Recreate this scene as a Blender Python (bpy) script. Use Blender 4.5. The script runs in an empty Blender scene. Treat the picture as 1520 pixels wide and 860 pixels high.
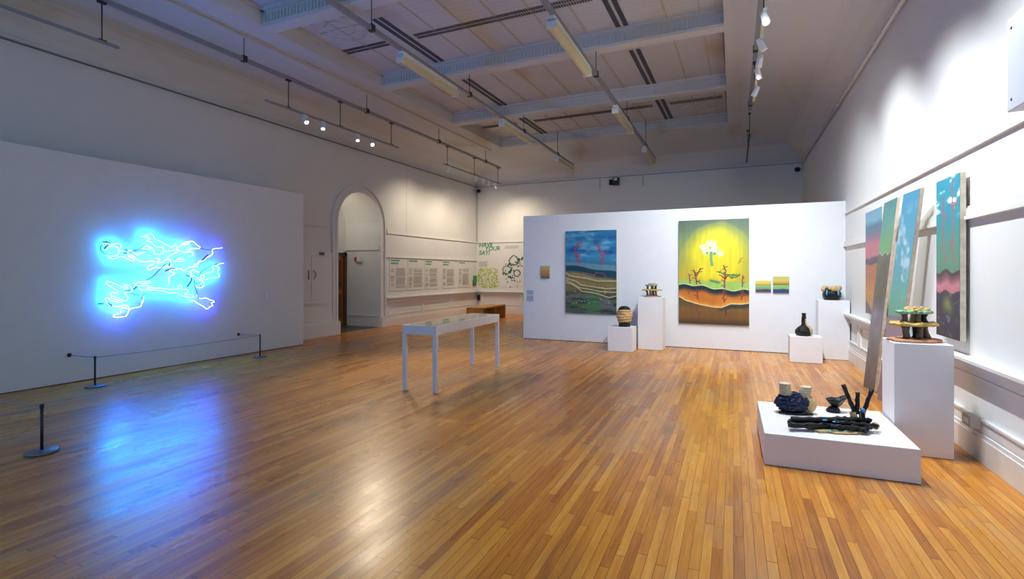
import bpy, bmesh, math, random
import numpy as np
from mathutils import Vector, Matrix
C = bpy.context.scene.collection
random.seed(7)
PI = math.pi
# ------------------------------------------------------------------ camera frame (1520x860 photograph)
F, YAW, CH, CX, CY = 771.0, math.radians(24.3), 1.6, 760.0, 404.0
S_, C_ = math.sin(YAW), math.cos(YAW)
def ray(px, py):
    a = (px-CX)/F; b = (CY-py)/F
    return (-S_+C_*a, C_+S_*a, b)
def onz(px, py, z=0.0):
    r = ray(px, py); t = (z-CH)/r[2]; return Vector((r[0]*t, r[1]*t, z))
def onx(px, py, x):
    r = ray(px, py); t = x/r[0]; return Vector((x, r[1]*t, CH+r[2]*t))
def ony(px, py, y):
    r = ray(px, py); t = y/r[1]; return Vector((r[0]*t, y, CH+r[2]*t))
SK = 0.0214
def RW(y, off=0.0): return 1.955-off-SK*y          # the right wall is a touch out of square
def rp(y, z, off=0.0): return (RW(y, off), y, z)

# ------------------------------------------------------------------ materials
def lin(c):
    return tuple((v/255/12.92 if v/255 <= .04045 else ((v/255+.055)/1.055)**2.4) for v in c)
def nmat(name):
    m = bpy.data.materials.new(name); m.use_nodes = True
    nt = m.node_tree; b = nt.nodes['Principled BSDF']; return m, nt, b
def N(nt, t, **k):
    n = nt.nodes.new(t)
    for a, v in k.items(): setattr(n, a, v)
    return n
def mat(name, col, rough=.5, metal=0, var=.06, scale=6, bump=0.0, bscale=40, spec=.5, coat=0):
    m, nt, b = nmat(name)
    col = lin(col)
    tc = N(nt, 'ShaderNodeTexCoord'); no = N(nt, 'ShaderNodeTexNoise')
    no.inputs['Scale'].default_value = scale; no.inputs['Detail'].default_value = 5
    nt.links.new(tc.outputs['Object'], no.inputs['Vector'])
    r = N(nt, 'ShaderNodeValToRGB')
    r.color_ramp.elements[0].position = .3; r.color_ramp.elements[1].position = .7
    r.color_ramp.elements[0].color = (*[max(0, v*(1-var)) for v in col], 1)
    r.color_ramp.elements[1].color = (*[min(1, v*(1+var)) for v in col], 1)
    nt.links.new(no.outputs['Fac'], r.inputs['Fac']); nt.links.new(r.outputs['Color'], b.inputs['Base Color'])
    b.inputs['Roughness'].default_value = rough; b.inputs['Metallic'].default_value = metal
    b.inputs['Specular IOR Level'].default_value = spec; b.inputs['Coat Weight'].default_value = coat
    if bump:
        n2 = N(nt, 'ShaderNodeTexNoise'); n2.inputs['Scale'].default_value = bscale; n2.inputs['Detail'].default_value = 6
        nt.links.new(tc.outputs['Object'], n2.inputs['Vector'])
        bp = N(nt, 'ShaderNodeBump'); bp.inputs['Strength'].default_value = bump; bp.inputs['Distance'].default_value = .01
        nt.links.new(n2.outputs['Fac'], bp.inputs['Height']); nt.links.new(bp.outputs['Normal'], b.inputs['Normal'])
    return m
def emat(name, col, strength):
    m, nt, b = nmat(name)
    b.inputs['Base Color'].default_value = (.8, .8, .8, 1)
    b.inputs['Emission Color'].default_value = (*col, 1); b.inputs['Emission Strength'].default_value = strength
    return m
def attr_mat(name, rough=.45, bump=.15):
    m, nt, b = nmat(name)
    a = N(nt, 'ShaderNodeAttribute'); a.attribute_name = 'Col'
    nt.links.new(a.outputs['Color'], b.inputs['Base Color']); b.inputs['Roughness'].default_value = rough
    tc = N(nt, 'ShaderNodeTexCoord'); n2 = N(nt, 'ShaderNodeTexNoise'); n2.inputs['Scale'].default_value = 90
    nt.links.new(tc.outputs['Object'], n2.inputs['Vector'])
    bp = N(nt, 'ShaderNodeBump'); bp.inputs['Strength'].default_value = bump; bp.inputs['Distance'].default_value = .004
    nt.links.new(n2.outputs['Fac'], bp.inputs['Height']); nt.links.new(bp.outputs['Normal'], b.inputs['Normal'])
    return m

def floor_mat():
    m, nt, b = nmat('oak_floor_boards'); L = nt.links.new
    def mth(op, a, bb=None, c=None):
        n = N(nt, 'ShaderNodeMath', operation=op)
        for i, v in enumerate((a, bb, c)):
            if v is None: continue
            if isinstance(v, (int, float)): n.inputs[i].default_value = v
            else: L(v, n.inputs[i])
        return n.outputs[0]
    g = N(nt, 'ShaderNodeNewGeometry'); mp = N(nt, 'ShaderNodeMapping'); mp.inputs['Rotation'].default_value = (0, 0, -SK)
    L(g.outputs['Position'], mp.inputs['Vector'])
    sp = N(nt, 'ShaderNodeSeparateXYZ'); L(mp.outputs[0], sp.inputs[0]); X, Y = sp.outputs[0], sp.outputs[1]
    W = .056
    xs = mth('DIVIDE', X, W); i = mth('FLOOR', xs); fx = mth('SUBTRACT', xs, i)
    w1 = N(nt, 'ShaderNodeTexWhiteNoise', noise_dimensions='1D'); L(i, w1.inputs['W'])
    ys = mth('DIVIDE', mth('ADD', Y, mth('MULTIPLY', w1.outputs['Value'], 7.0)), 1.25)
    j = mth('FLOOR', ys); fy = mth('SUBTRACT', ys, j)
    cb = N(nt, 'ShaderNodeCombineXYZ'); L(i, cb.inputs[0]); L(j, cb.inputs[1])
    w2 = N(nt, 'ShaderNodeTexWhiteNoise', noise_dimensions='2D'); L(cb.outputs[0], w2.inputs['Vector'])
    ramp = N(nt, 'ShaderNodeValToRGB'); cr = ramp.color_ramp
    cols = [(0, (138, 72, 20)), (.2, (172, 98, 26)), (.45, (202, 126, 34)), (.75, (220, 148, 48)), (1, (232, 170, 78))]
    while len(cr.elements) < len(cols): cr.elements.new(.5)
    for e, (p, c) in zip(cr.elements, cols): e.position = p; e.color = (*lin(c), 1)
    # grain: stretched noise
    mp2 = N(nt, 'ShaderNodeMapping'); mp2.inputs['Scale'].default_value = (60, 3.0, 1); L(mp.outputs[0], mp2.inputs['Vector'])
    off = N(nt, 'ShaderNodeVectorMath', operation='ADD'); L(mp2.outputs[0], off.inputs[0])
    sc = N(nt, 'ShaderNodeVectorMath', operation='SCALE'); L(w2.outputs['Color'], sc.inputs[0]); sc.inputs['Scale'].default_value = 50; L(sc.outputs[0], off.inputs[1])
    gr = N(nt, 'ShaderNodeTexNoise'); gr.inputs['Scale'].default_value = 1; gr.inputs['Detail'].default_value = 5; L(off.outputs[0], gr.inputs['Vector'])
    fac = mth('ADD', mth('MULTIPLY', w2.outputs['Value'], .58), mth('MULTIPLY', mth('SUBTRACT', gr.outputs['Fac'], .2), .8))
    L(fac, ramp.inputs['Fac'])
    # grey wear patches and darker traffic stains
    def mixc(a, fac, col, mode='MIX'):
        mx = N(nt, 'ShaderNodeMix', data_type='RGBA', blend_type=mode)
        L(fac, mx.inputs[0]); L(a, mx.inputs[6]); mx.inputs[7].default_value = (*lin(col), 1); return mx.outputs[2]
    def patch(scale, lo, hi, stretch, amt):
        mpp = N(nt, 'ShaderNodeMapping'); mpp.inputs['Scale'].default_value = stretch; L(mp.outputs[0], mpp.inputs['Vector'])
        n = N(nt, 'ShaderNodeTexNoise'); n.inputs['Scale'].default_value = scale; n.inputs['Detail'].default_value = 6; n.inputs['Roughness'].default_value = .65
        L(mpp.outputs[0], n.inputs['Vector'])
        r = N(nt, 'ShaderNodeMapRange'); r.inputs[1].default_value = lo; r.inputs[2].default_value = hi; r.inputs[4].default_value = amt
        L(n.outputs['Fac'], r.inputs[0]); return r.outputs[0]
    c = mixc(ramp.outputs['Color'], patch(1.1, .50, .72, (1, .45, 1), .6), (158, 142, 122))
    c = mixc(c, patch(1.9, .53, .75, (1.4, .35, 1), .65), (112, 70, 34))
    c = mixc(c, patch(9, .66, .75, (1, .35, 1), .7), (60, 46, 38))
    gap = mth('ADD', mth('LESS_THAN', fx, .05), mth('LESS_THAN', fy, .004))
    w3 = N(nt, 'ShaderNodeTexNoise'); w3.inputs['Scale'].default_value = .9; L(mp.outputs[0], w3.inputs['Vector'])
    gapf = mth('MULTIPLY', mth('MINIMUM', gap, 1.0), mth('MULTIPLY', w3.outputs['Fac'], 1.7))
    c = mixc(c, gapf, (62, 36, 18))
    L(c, b.inputs['Base Color'])
    rr = N(nt, 'ShaderNodeMapRange'); L(patch(3, .3, .7, (1, .3, 1), 1.0), rr.inputs[0]); rr.inputs[3].default_value = .23; rr.inputs[4].default_value = .38
    L(rr.outputs[0], b.inputs['Roughness']); b.inputs['Specular IOR Level'].default_value = .6
    bp = N(nt, 'ShaderNodeBump'); bp.inputs['Strength'].default_value = .25; bp.inputs['Distance'].default_value = .003
    h = mth('SUBTRACT', mth('MULTIPLY', gr.outputs['Fac'], .35), mth('MINIMUM', gap, 1.0)); h = mth('ADD', h, mth('MULTIPLY', w2.outputs['Value'], .4))
    L(h, bp.inputs['Height']); L(bp.outputs['Normal'], b.inputs['Normal'])
    return m
def ceiling_mat(name, col, boards=0):
    m, nt, b = nmat(name); L = nt.links.new
    g = N(nt, 'ShaderNodeNewGeometry')
    mp = N(nt, 'ShaderNodeMapping'); mp.inputs['Scale'].default_value = (.9, .35, .6); L(g.outputs['Position'], mp.inputs['Vector'])
    n = N(nt, 'ShaderNodeTexNoise'); n.inputs['Scale'].default_value = 1.1; n.inputs['Detail'].default_value = 5; L(mp.outputs[0], n.inputs['Vector'])
    r = N(nt, 'ShaderNodeValToRGB'); r.color_ramp.elements[0].position = .58; r.color_ramp.elements[1].position = .74
    r.color_ramp.elements[0].color = (*lin(col), 1); r.color_ramp.elements[1].color = (*lin((196, 178, 150)), 1)
    L(n.outputs['Fac'], r.inputs['Fac']); out = r.outputs['Color']
    if boards:
        sp = N(nt, 'ShaderNodeSeparateXYZ'); L(g.outputs['Position'], sp.inputs[0])
        d = N(nt, 'ShaderNodeMath', operation='FRACT'); s = N(nt, 'ShaderNodeMath', operation='MULTIPLY'); s.inputs[1].default_value = 1/boards
        L(sp.outputs[1], s.inputs[0]); L(s.outputs[0], d.inputs[0])
        lt = N(nt, 'ShaderNodeMath', operation='LESS_THAN'); lt.inputs[1].default_value = .07; L(d.outputs[0], lt.inputs[0])
        mx = N(nt, 'ShaderNodeMix', data_type='RGBA'); sc = N(nt, 'ShaderNodeMath', operation='MULTIPLY'); sc.inputs[1].default_value = .35
        L(lt.outputs[0], sc.inputs[0]); L(sc.outputs[0], mx.inputs[0]); L(out, mx.inputs[6]); mx.inputs[7].default_value = (*lin((130, 130, 135)), 1); out = mx.outputs[2]
    L(out, b.inputs['Base Color']); b.inputs['Roughness'].default_value = .7
    return m
MT = dict(
    floor=floor_mat(),
    wall=mat('white_wall_paint', (224, 223, 221), .6, var=.02, scale=1.2),
    trim=mat('white_gloss_trim', (226, 224, 220), .45, var=.02),
    part=mat('white_partition_paint', (226, 227, 229), .6, var=.015),
    plinth=mat('white_plinth_paint', (228, 227, 230), .5, var=.015),
    ceil=ceiling_mat('ceiling_plaster', (214, 213, 212)),
    ceilb=ceiling_mat('ceiling_boarding', (210, 210, 212), .13),
    vent=mat('dark_vent_slot', (84, 86, 94), .7), line=mat('ceiling_batten_paint', (196, 190, 180), .7),
    door=mat('varnished_door_wood', (146, 92, 38), .35, var=.2, scale=9), doorf=mat('dark_door_frame_wood', (92, 50, 24), .4, var=.2),
    stone=mat('grey_stone_floor', (84, 84, 84), .4, var=.2), metal=mat('grey_painted_metal', (120, 124, 130), .4, metal=.6),
    track=mat('grey_track_metal', (150, 152, 156), .45, metal=.3), dark=mat('dark_grey_metal', (52, 54, 60), .4, metal=.5),
    black=mat('black_plastic', (16, 16, 18), .4), white=mat('white_enamel', (232, 232, 230), .3, var=.01),
    fluo=mat('cream_plastic_diffuser', (214, 204, 160), .35, var=.03),
    oak=mat('honey_oak', (188, 132, 62), .4, var=.15, scale=7), edge=mat('raw_wood_edge', (222, 208, 186), .7, var=.15, scale=14, bump=.3),
    canvas=mat('canvas_edge', (196, 190, 176), .7), art=attr_mat('oil_paint'), paper=mat('white_paper', (222, 220, 214), .7, var=.01),
    grey=mat('grey_print', (150, 148, 142), .8), green=mat('green_vinyl', (38, 150, 96), .5), lime=mat('lime_sticker', (180, 205, 40), .5, var=.1, scale=30),
    dgreen=mat('dark_green_sticker', (34, 106, 66), .5), cord=mat('grey_elastic_cord', (150, 155, 165), .6), red=mat('red_plastic', (190, 40, 30), .4),
    box=mat('pale_metal_box', (206, 210, 218), .4, var=.01), ptext=mat('pale_blue_card', (176, 188, 214), .7), stone2=mat('beige_plastic', (198, 190, 176), .6),
    blueglaze=mat('dark_blue_glaze', (8, 20, 62), .3, var=.8, scale=30, bump=1, bscale=60, coat=.15, spec=.3),
    blackglaze=mat('black_glaze', (13, 13, 15), .35, var=.5, scale=30, bump=.9, bscale=70, coat=.1, spec=.3),
    clay=mat('buff_clay', (196, 164, 114), .6, var=.2, scale=20, bump=.5), terra=mat('terracotta_clay', (184, 128, 96), .65, var=.2, scale=40, bump=.5),
    yclay=mat('yellow_speckled_glaze', (196, 164, 84), .4, var=.3, scale=50, bump=.6), teal=mat('turquoise_glaze', (128, 170, 142), .4, var=.5, scale=40, bump=.4),
    brown=mat('brown_blue_glaze', (104, 78, 52), .3, var=.5, scale=30, bump=.7), skyglaze=mat('bright_blue_glaze', (60, 150, 205), .25, var=.2),
    spotface=emat('lit_spotlight_lens', (1, .86, .62), 90), spotface2=emat('lit_cool_spotlight_lens', (1, .97, .92), 14),
)
g_m, g_nt, g_b = nmat('clear_case_glass')
g_b.inputs['Transmission Weight'].default_value = 1; g_b.inputs['Roughness'].default_value = .03; g_b.inputs['IOR'].default_value = 1.45
MT['glass'] = g_m
NEON_W = emat('cyan_white_neon_gas', (.010, .25, .74), 102)
NEON_V = emat('violet_neon_gas', (.030, .050, 1.0), 72)

# ------------------------------------------------------------------ mesh builder
def wmat(o):
    m = o.matrix_basis.copy()
    while o.parent: o = o.parent; m = o.matrix_basis @ m
    return m
class MB:
    def __init__(s): s.v = []; s.f = []; s.sm = []
    def add(s, vs, fs, smooth=False):
        k = len(s.v); s.v += [Vector(v) for v in vs]; s.f += [tuple(i+k for i in f) for f in fs]; s.sm += [smooth]*len(fs); return s
    def box(s, a, b, m=None):
        x0, y0, z0 = a; x1, y1, z1 = b
        vs = [Vector(p) for p in ((x0,y0,z0),(x1,y0,z0),(x1,y1,z0),(x0,y1,z0),(x0,y0,z1),(x1,y0,z1),(x1,y1,z1),(x0,y1,z1))]
        if m: vs = [m @ v for v in vs]
        return s.add(vs, [(0,3,2,1),(4,5,6,7),(0,1,5,4),(1,2,6,5),(2,3,7,6),(3,0,4,7)])
    def hexa(s, p):   # 8 points: bottom 4 ccw, top 4
        return s.add(p, [(0,3,2,1),(4,5,6,7),(0,1,5,4),(1,2,6,5),(2,3,7,6),(3,0,4,7)])
    def tube(s, pts, r, n=8, cap=True, rough=0):
        pts = [Vector(p) for p in pts]; rings = []
        up = None
        for i, p in enumerate(pts):
            d = (pts[min(i+1, len(pts)-1)]-pts[max(i-1, 0)])
            d = d.normalized() if d.length > 1e-9 else Vector((0,0,1))
            if up is None: up = Vector((0,0,1)) if abs(d.z) < .9 else Vector((1,0,0))
            a = d.cross(up); a = a.normalized() if a.length > 1e-6 else d.orthogonal().normalized(); bb = a.cross(d).normalized(); up = bb
            rr = r[i] if isinstance(r, (list, tuple)) else r
            rings.append([p+(a*math.cos(2*PI*k/n)+bb*math.sin(2*PI*k/n))*(rr*(1+(random.uniform(-rough, rough) if rough else 0))) for k in range(n)])
        vs = [v for q in rings for v in q]; fs = []
        for i in range(len(pts)-1):
            for k in range(n): fs.append((i*n+k, i*n+(k+1) % n, (i+1)*n+(k+1) % n, (i+1)*n+k))
        if cap: fs.append(tuple(range(n))[::-1]); fs.append(tuple(range((len(pts)-1)*n, len(pts)*n)))
        return s.add(vs, fs, True)
    def lathe(s, prof, c=(0,0,0), n=28, disp=None, sx=1, sy=1, m=None):
        vs = []; c = Vector(c)
        for i, (r, z) in enumerate(prof):
            for k in range(n):
                a = 2*PI*k/n; rr = r; zz = z
                if disp: rr, zz = disp(r, z, a)
                v = Vector((rr*math.cos(a)*sx, rr*math.sin(a)*sy, zz))
                if m: v = m @ v
                vs.append(v+c)
        fs = []
        for i in range(len(prof)-1):
            for k in range(n): fs.append((i*n+k, i*n+(k+1) % n, (i+1)*n+(k+1) % n, (i+1)*n+k))
        if prof[0][0] > 1e-4: fs.append(tuple(range(n))[::-1])
        if prof[-1][0] > 1e-4: fs.append(tuple(range((len(prof)-1)*n, len(prof)*n)))
        return s.add(vs, fs, True)
    def prism(s, poly, ax, a, b):   # polygon extruded along an axis ('x','y','z')
        def P(u, v, w): return {'x': (w, u, v), 'y': (u, w, v), 'z': (u, v, w)}[ax]
        n = len(poly)
        return s.add([P(u, v, a) for u, v in poly]+[P(u, v, b) for u, v in poly],
                     [tuple(range(n)), tuple(range(n, 2*n))[::-1]]+[(i, n+i, n+(i+1) % n, (i+1) % n) for i in range(n)])
    def build(s, name, m, parent=None, world=False, bevel=0, cat=None, label=None, group=None, kind=None):
        me = bpy.data.meshes.new(name)
        vs = s.v
        if parent and world:
            inv = wmat(parent).inverted(); vs = [inv @ v for v in vs]
        me.from_pydata([tuple(v) for v in vs], [], s.f); me.polygons.foreach_set('use_smooth', s.sm)
        bm = bmesh.new(); bm.from_mesh(me); bmesh.ops.recalc_face_normals(bm, faces=bm.faces)
        bm.to_mesh(me); bm.free()
        me.materials.append(m); o = bpy.data.objects.new(name, me); C.objects.link(o)
        if parent: o.parent = parent
        if bevel:
            bv = o.modifiers.new('bevel', 'BEVEL'); bv.width = bevel; bv.segments = 2; bv.limit_method = 'ANGLE'
        tag(o, label, cat, group, kind); return o
def tag(o, label=None, cat=None, group=None, kind=None):
    if label: o['label'] = label
    if cat: o['category'] = cat
    if group: o['group'] = group
    if kind: o['kind'] = kind
    return o
def thing(name, label, cat, loc=(0,0,0), rz=0, group=None):
    o = bpy.data.objects.new(name, None); C.objects.link(o); o.empty_display_size = .1
    o.location = loc; o.rotation_euler = (0, 0, rz); o.matrix_basis = Matrix.Translation(loc) @ Matrix.Rotation(rz, 4, 'Z')
    return tag(o, label, cat, group)
def dup(o, loc=None, rz=None, label=None, parent=None):
    c = o.copy(); C.objects.link(c)
    if parent: c.parent = parent
    if loc is not None: c.matrix_basis = Matrix.Translation(loc) @ Matrix.Rotation(o.rotation_euler.z if rz is None else rz, 4, 'Z')
    if label: c['label'] = label
    for ch in [q for q in C.objects if q.parent == o]: dup(ch, parent=c)
    return c
def struct(name, mb, m, parent=None, **k):
    return mb.build(name, m, parent, kind=None if parent else 'structure', **k)
def basis(p, d):   # matrix whose +Z looks along d
    return Matrix.Translation(p) @ Vector(d).normalized().to_track_quat('Z', 'Y').to_matrix().to_4x4()

# ================================================================== ROOM
XL, YB, YF, ZC, ZH = -9.7, 18.1, -3.2, 4.97, 5.8
f = MB(); f.box((XL-.3, YF, -.1), (RW(YF)+.3, YB+.3, 0)); struct('floor', f, MT['floor'])
# left wall with the arched opening
AY, AR, AZ = 11.29, .86, 2.92
w = MB()
w.box((XL-.3, YF, 0), (XL, AY-AR, ZC+.1)); w.box((XL-.3, AY+AR, 0), (XL, YB+.3, ZC+.1))
n = 24; arc = [(AY-AR*math.cos(PI*i/n), AZ+AR*math.sin(PI*i/n)) for i in range(n+1)]
for i in range(n):
    (a0, b0), (a1, b1) = arc[i], arc[i+1]
    w.hexa([(XL-.3,a0,b0),(XL,a0,b0),(XL,a1,b1),(XL-.3,a1,b1),(XL-.3,a0,ZC+.1),(XL,a0,ZC+.1),(XL,a1,ZC+.1),(XL-.3,a1,ZC+.1)])
struct('wall_left', w, MT['wall'])
w = MB(); w.box((XL, YB, 0), (RW(YB)+.3, YB+.3, ZC+.1)); struct('wall_back', w, MT['wall'])
w = MB(); w.hexa([rp(YF,0),rp(YF,0,-.3),rp(YB+.3,0,-.3),rp(YB,0),rp(YF,ZC+.1),rp(YF,ZC+.1,-.3),rp(YB+.3,ZC+.1,-.3),rp(YB,ZC+.1)])
struct('wall_right', w, MT['wall'])

# ceiling: cove, flat margin, beams, recessed boarded panels
XCL = -7.55
def XCR(y): return -.135-.0216*y
prof = [(0,0),(.1,.17),(.22,.33),(.4,.50),(.5,.545),(1.0,.67),(1.4,.74),(1.75,.80),(2.1,.83)]
c = MB()
for (a, za), (b, zb) in zip(prof[:-1], prof[1:]):
    c.add([(XL+a,YF,ZC+za),(XL+a,YB-a,ZC+za),(XL+b,YB-b,ZC+zb),(XL+b,YF,ZC+zb)], [(0,1,2,3)])
    c.add([(RW(YF,a),YF,ZC+za),(RW(YB-a,a),YB-a,ZC+za),(RW(YB-b,b),YB-b,ZC+zb),(RW(YF,b),YF,ZC+zb)], [(3,2,1,0)])
    c.add([(XL+a,YB-a,ZC+za),(RW(YB-a,a),YB-a,ZC+za),(RW(YB-b,b),YB-b,ZC+zb),(XL+b,YB-b,ZC+zb)], [(0,1,2,3)])
YE = 15.85
c.add([(XL+2.1,YF,ZH),(XL+2.1,YB-2.1,ZH),(XCL,YB-2.1,ZH),(XCL,YF,ZH)], [(0,1,2,3)])
c.add([(XCR(YF),YF,ZH),(XCR(YB-2.1),YB-2.1,ZH),(RW(YB-2.1,2.1),YB-2.1,ZH),(RW(YF,2.1),YF,ZH)], [(0,1,2,3)])
c.add([(XCL,YE,ZH),(XCL,YB-2.1,ZH),(XCR(YB-2.1),YB-2.1,ZH),(XCR(YE),YE,ZH)], [(0,1,2,3)])
bays = [(13.0, 15.85), (9.81, 12.73), (6.62, 9.55), (3.44, 6.35), (.26, 3.17), (-2.9, 0)]
ZP = ZH+.3
for i, (y0, y1) in enumerate(bays):
    # side faces of the recess
    c.add([(XCL,y0,ZH),(XCL,y1,ZH),(XCL,y1,ZP),(XCL,y0,ZP)], [(0,1,2,3)])
    c.add([(XCR(y0),y0,ZH),(XCR(y1),y1,ZH),(XCR(y1),y1,ZP),(XCR(y0),y0,ZP)], [(0,1,2,3)])
    c.add([(XCL,y1,ZH),(XCR(y1),y1,ZH),(XCR(y1),y1,ZP),(XCL,y1,ZP)], [(0,1,2,3)])
    c.add([(XCL,y0,ZH),(XCR(y0),y0,ZH),(XCR(y0),y0,ZP),(XCL,y0,ZP)], [(0,1,2,3)])
    yb = bays[i+1][1] if i+1 < len(bays) else YF
    c.add([(XCL,yb,ZH),(XCL,y0,ZH),(XCR(y0),y0,ZH),(XCR(yb),yb,ZH)], [(0,1,2,3)])
ceil = struct('ceiling', c, MT['ceil'])
p = MB()
for y0, y1 in bays: p.add([(XCL,y0,ZP),(XCL,y1,ZP),(XCR(y1),y1,ZP),(XCR(y0),y0,ZP)], [(0,1,2,3)])
p.build('boarding', MT['ceilb'], ceil)
d = MB()     # dentil course and lips on the beam faces
for y0, y1 in bays[:4]:
    d.box((XCL, y1-.03, ZH+.02), (XCR(y1)-.001, y1+.0, ZH+.05)); d.box((XCL, y1-.07, ZP-.05), (XCR(y1), y1, ZP-.002))
    k = XCL+.05
    while k < XCR(y1)-.05: d.box((k, y1-.022, ZH+.06), (k+.035, y1, ZH+.20)); k += .075
    d.box((XCL, y0, ZP-.05), (XCL+.05, y1, ZP-.002)); d.box((XCR(y0)-.08, y0, ZP-.05), (XCR(y1)-.01, y1, ZP-.002))
d.build('dentil_moulding', MT['ceil'], ceil)
v = MB()     # slotted vents
def slot(x0, y0, x1, y1):
    v.box((x0, y0, ZP-.012), (x1, y1, ZP-.004))
for y0, y1 in bays[:4]:
    for xc in (-5.97, -2.07):
        a = y0+.78 if y1 < 14 else y0+.55
        for o in (-.11, .03):
            k = a
            while k < y1-.08:
                v.box((xc+o, k, ZP-.014), (xc+o+.085, min(k+.028, y1), ZP-.004)); k += .04
for yc in (8.28, 14.35, 1.9):
    for x0, x1 in ((XCL+.08, -6.35), (-5.75, -2.3), (-1.85, XCR(yc)-.12)):
        for o in (-.10, .02):
            k = x0
            while k < x1: v.box((k, yc+o, ZP-.014), (k+.028, yc+o+.075, ZP-.004)); k += .046
v.build('vent_slots', MT['vent'], ceil)
b = MB()     # thin battens and plaster ornament
for (y0, y1) in bays[:4]:
    for x in (-6.9, -5.3, -4.7, -4.05, -3.4, -2.75, -1.3, -.75):
        b.box((x, y0+.02, ZP-.012), (x+.03, y1-.07, ZP-.001))
b.build('batten', MT['line'], ceil)
b = MB()
def ring(cx, cy, rx, ry, t=.018, n=40):
    b.tube([(cx+rx*math.cos(2*PI*k/n), cy+ry*math.sin(2*PI*k/n), ZP-.006) for k in range(n+1)], t, 6, cap=False)
for cy, hy in ((7.45, .62), (15.1, .5)):
    for cx in (-6.85, -1.2):
        ring(cx, cy, .5, hy*.8); ring(cx, cy, .26, hy*.42)
        q = [(cx-.55,cy,ZP-.006),(cx,cy-hy,ZP-.006),(cx+.55,cy,ZP-.006),(cx,cy+hy,ZP-.006),(cx-.55,cy,ZP-.006)]
        b.tube(q, .015, 6, cap=False); b.tube([(cx-.5,cy,ZP-.006),(cx+.5,cy,ZP-.006)], .014, 6)
b.build('plaster_ornament', MT['ceil'], ceil)
t = MB(); t.tube([(-7.97, YF, ZH-.03), (-7.97, 15.9, ZH-.03)], .028, 8); t.build('ceiling_conduit', MT['line'], ceil)

# trims
def strip_left(mb, z0, z1, off, y0=YF, y1=YB): mb.box((XL, y0, z0), (XL+off, y1, z1))
def strip_back(mb, z0, z1, off): mb.box((XL, YB-off, z0), (RW(YB)-.0, YB, z1))
def strip_right(mb, z0, z1, off, y0=YF, y1=YB):
    mb.hexa([rp(y0,z0,off),rp(y0,z0,-.01),rp(y1,z0,-.01),rp(y1,z0,off),rp(y0,z1,off),rp(y0,z1,-.01),rp(y1,z1,-.01),rp(y1,z1,off)])
t = MB()
for z0, z1, o in ((4.945, 4.96, .05), (4.96, 4.98, .075)):
    strip_left(t, z0, z1, o); strip_back(t, z0, z1, o); strip_right(t, z0, z1, o)
struct('trim_1', t, MT['wall'])
t = MB(); strip_left(t, 4.935, 4.945, .062); strip_left(t, 4.945, 4.955, .03); strip_back(t, 4.935, 4.945, .05); struct('trim_7', t, MT['metal'])
t = MB()
YA0, YA1 = AY-AR-.27, AY+AR+.27
for (a0, a1) in ((9.0, YA0-.02), (YA1, YB)):
    strip_left(t, 2.74, 2.765, .03, a0, a1); strip_left(t, 2.765, 2.79, .02, a0, a1)
    strip_left(t, 2.03, 2.06, .035, a0, a1); strip_left(t, 2.06, 2.09, .02, a0, a1)
strip_back(t, 2.74, 2.79, .03)
strip_right(t, 2.69, 2.705, .03); strip_right(t, 2.705, 2.73, .018)
for z0, z1, o in ((2.07, 2.10, .045), (2.10, 2.17, .03), (2.17, 2.19, .02)): strip_right(t, z0, z1, o)
struct('trim_2', t, MT['trim'])
t = MB()    # dado shelf
for z0, z1, o in ((.825, .85, .12), (.79, .825, .10), (.76, .79, .05)):
    strip_left(t, z0, z1, o, YA1, YB); strip_back(t, z0, z1, o); strip_right(t, z0, z1, o)
struct('trim_3', t, MT['trim'])
def base(name, fn, kw={}):
    m = MB()
    for z0, z1, o in ((0, .2, .045), (.2, .235, .035), (.235, .25, .02)): fn(m, z0, z1, o, **kw)
    struct(name, m, MT['trim'])
base('baseboard_left', strip_left, dict(y0=YA1-.05, y1=YB)); base('baseboard_back', strip_back); base('baseboard_right', strip_right)
t = MB()    # wainscot framing: rails, stiles and inner mouldings
def frame_left(y0, y1):
    t.box((XL,y0,.25),(XL+.022,y0+.14,.76)); t.box((XL,y0+.14,.25),(XL+.021,y1,.33)); t.box((XL,y0+.14,.70),(XL+.021,y1,.76))
    a0, a1 = y0+.14, y1
    for q in ((a0+.002,.331,a1-.002,.345),(a0+.002,.685,a1-.002,.699)): t.box((XL,q[0],q[1]),(XL+.028,q[2],q[3]))
ys = [12.42, 14.28, 16.02, 17.92]
for a0, a1 in zip(ys[:-1], ys[1:]): frame_left(a0, a1)
x = XL+.15
while x < -5:
    t.box((x,YB-.022,.25),(x+.14,YB,.76)); t.box((x+.14,YB-.021,.25),(x+1.7,YB,.33)); t.box((x+.14,YB-.021,.70),(x+1.7,YB,.76))
    t.box((x+.142,YB-.03,.331),(x+1.698,YB,.345)); x += 1.7
y = -1.2
def rbox(y0, y1, z0, z1, o): t.hexa([rp(y0,z0,o),rp(y0,z0,-.005),rp(y1,z0,-.005),rp(y1,z0,o),rp(y0,z1,o),rp(y0,z1,-.005),rp(y1,z1,-.005),rp(y1,z1,o)])
while y < 12:
    rbox(y, y+.15, .25, .76, .025); rbox(y+.15, y+1.9, .25, .34, .024); rbox(y+.15, y+1.9, .70, .76, .024)
    rbox(y+.152, y+1.898, .341, .36, .036); rbox(y+.152, y+1.898, .68, .699, .036); rbox(y+.152, y+.17, .361, .679, .034); rbox(y+1.88, y+1.898, .361, .679, .034)
    y += 1.9
struct('trim_4', t, MT['trim'])
t = MB()    # arch architrave and its pilasters
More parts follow.
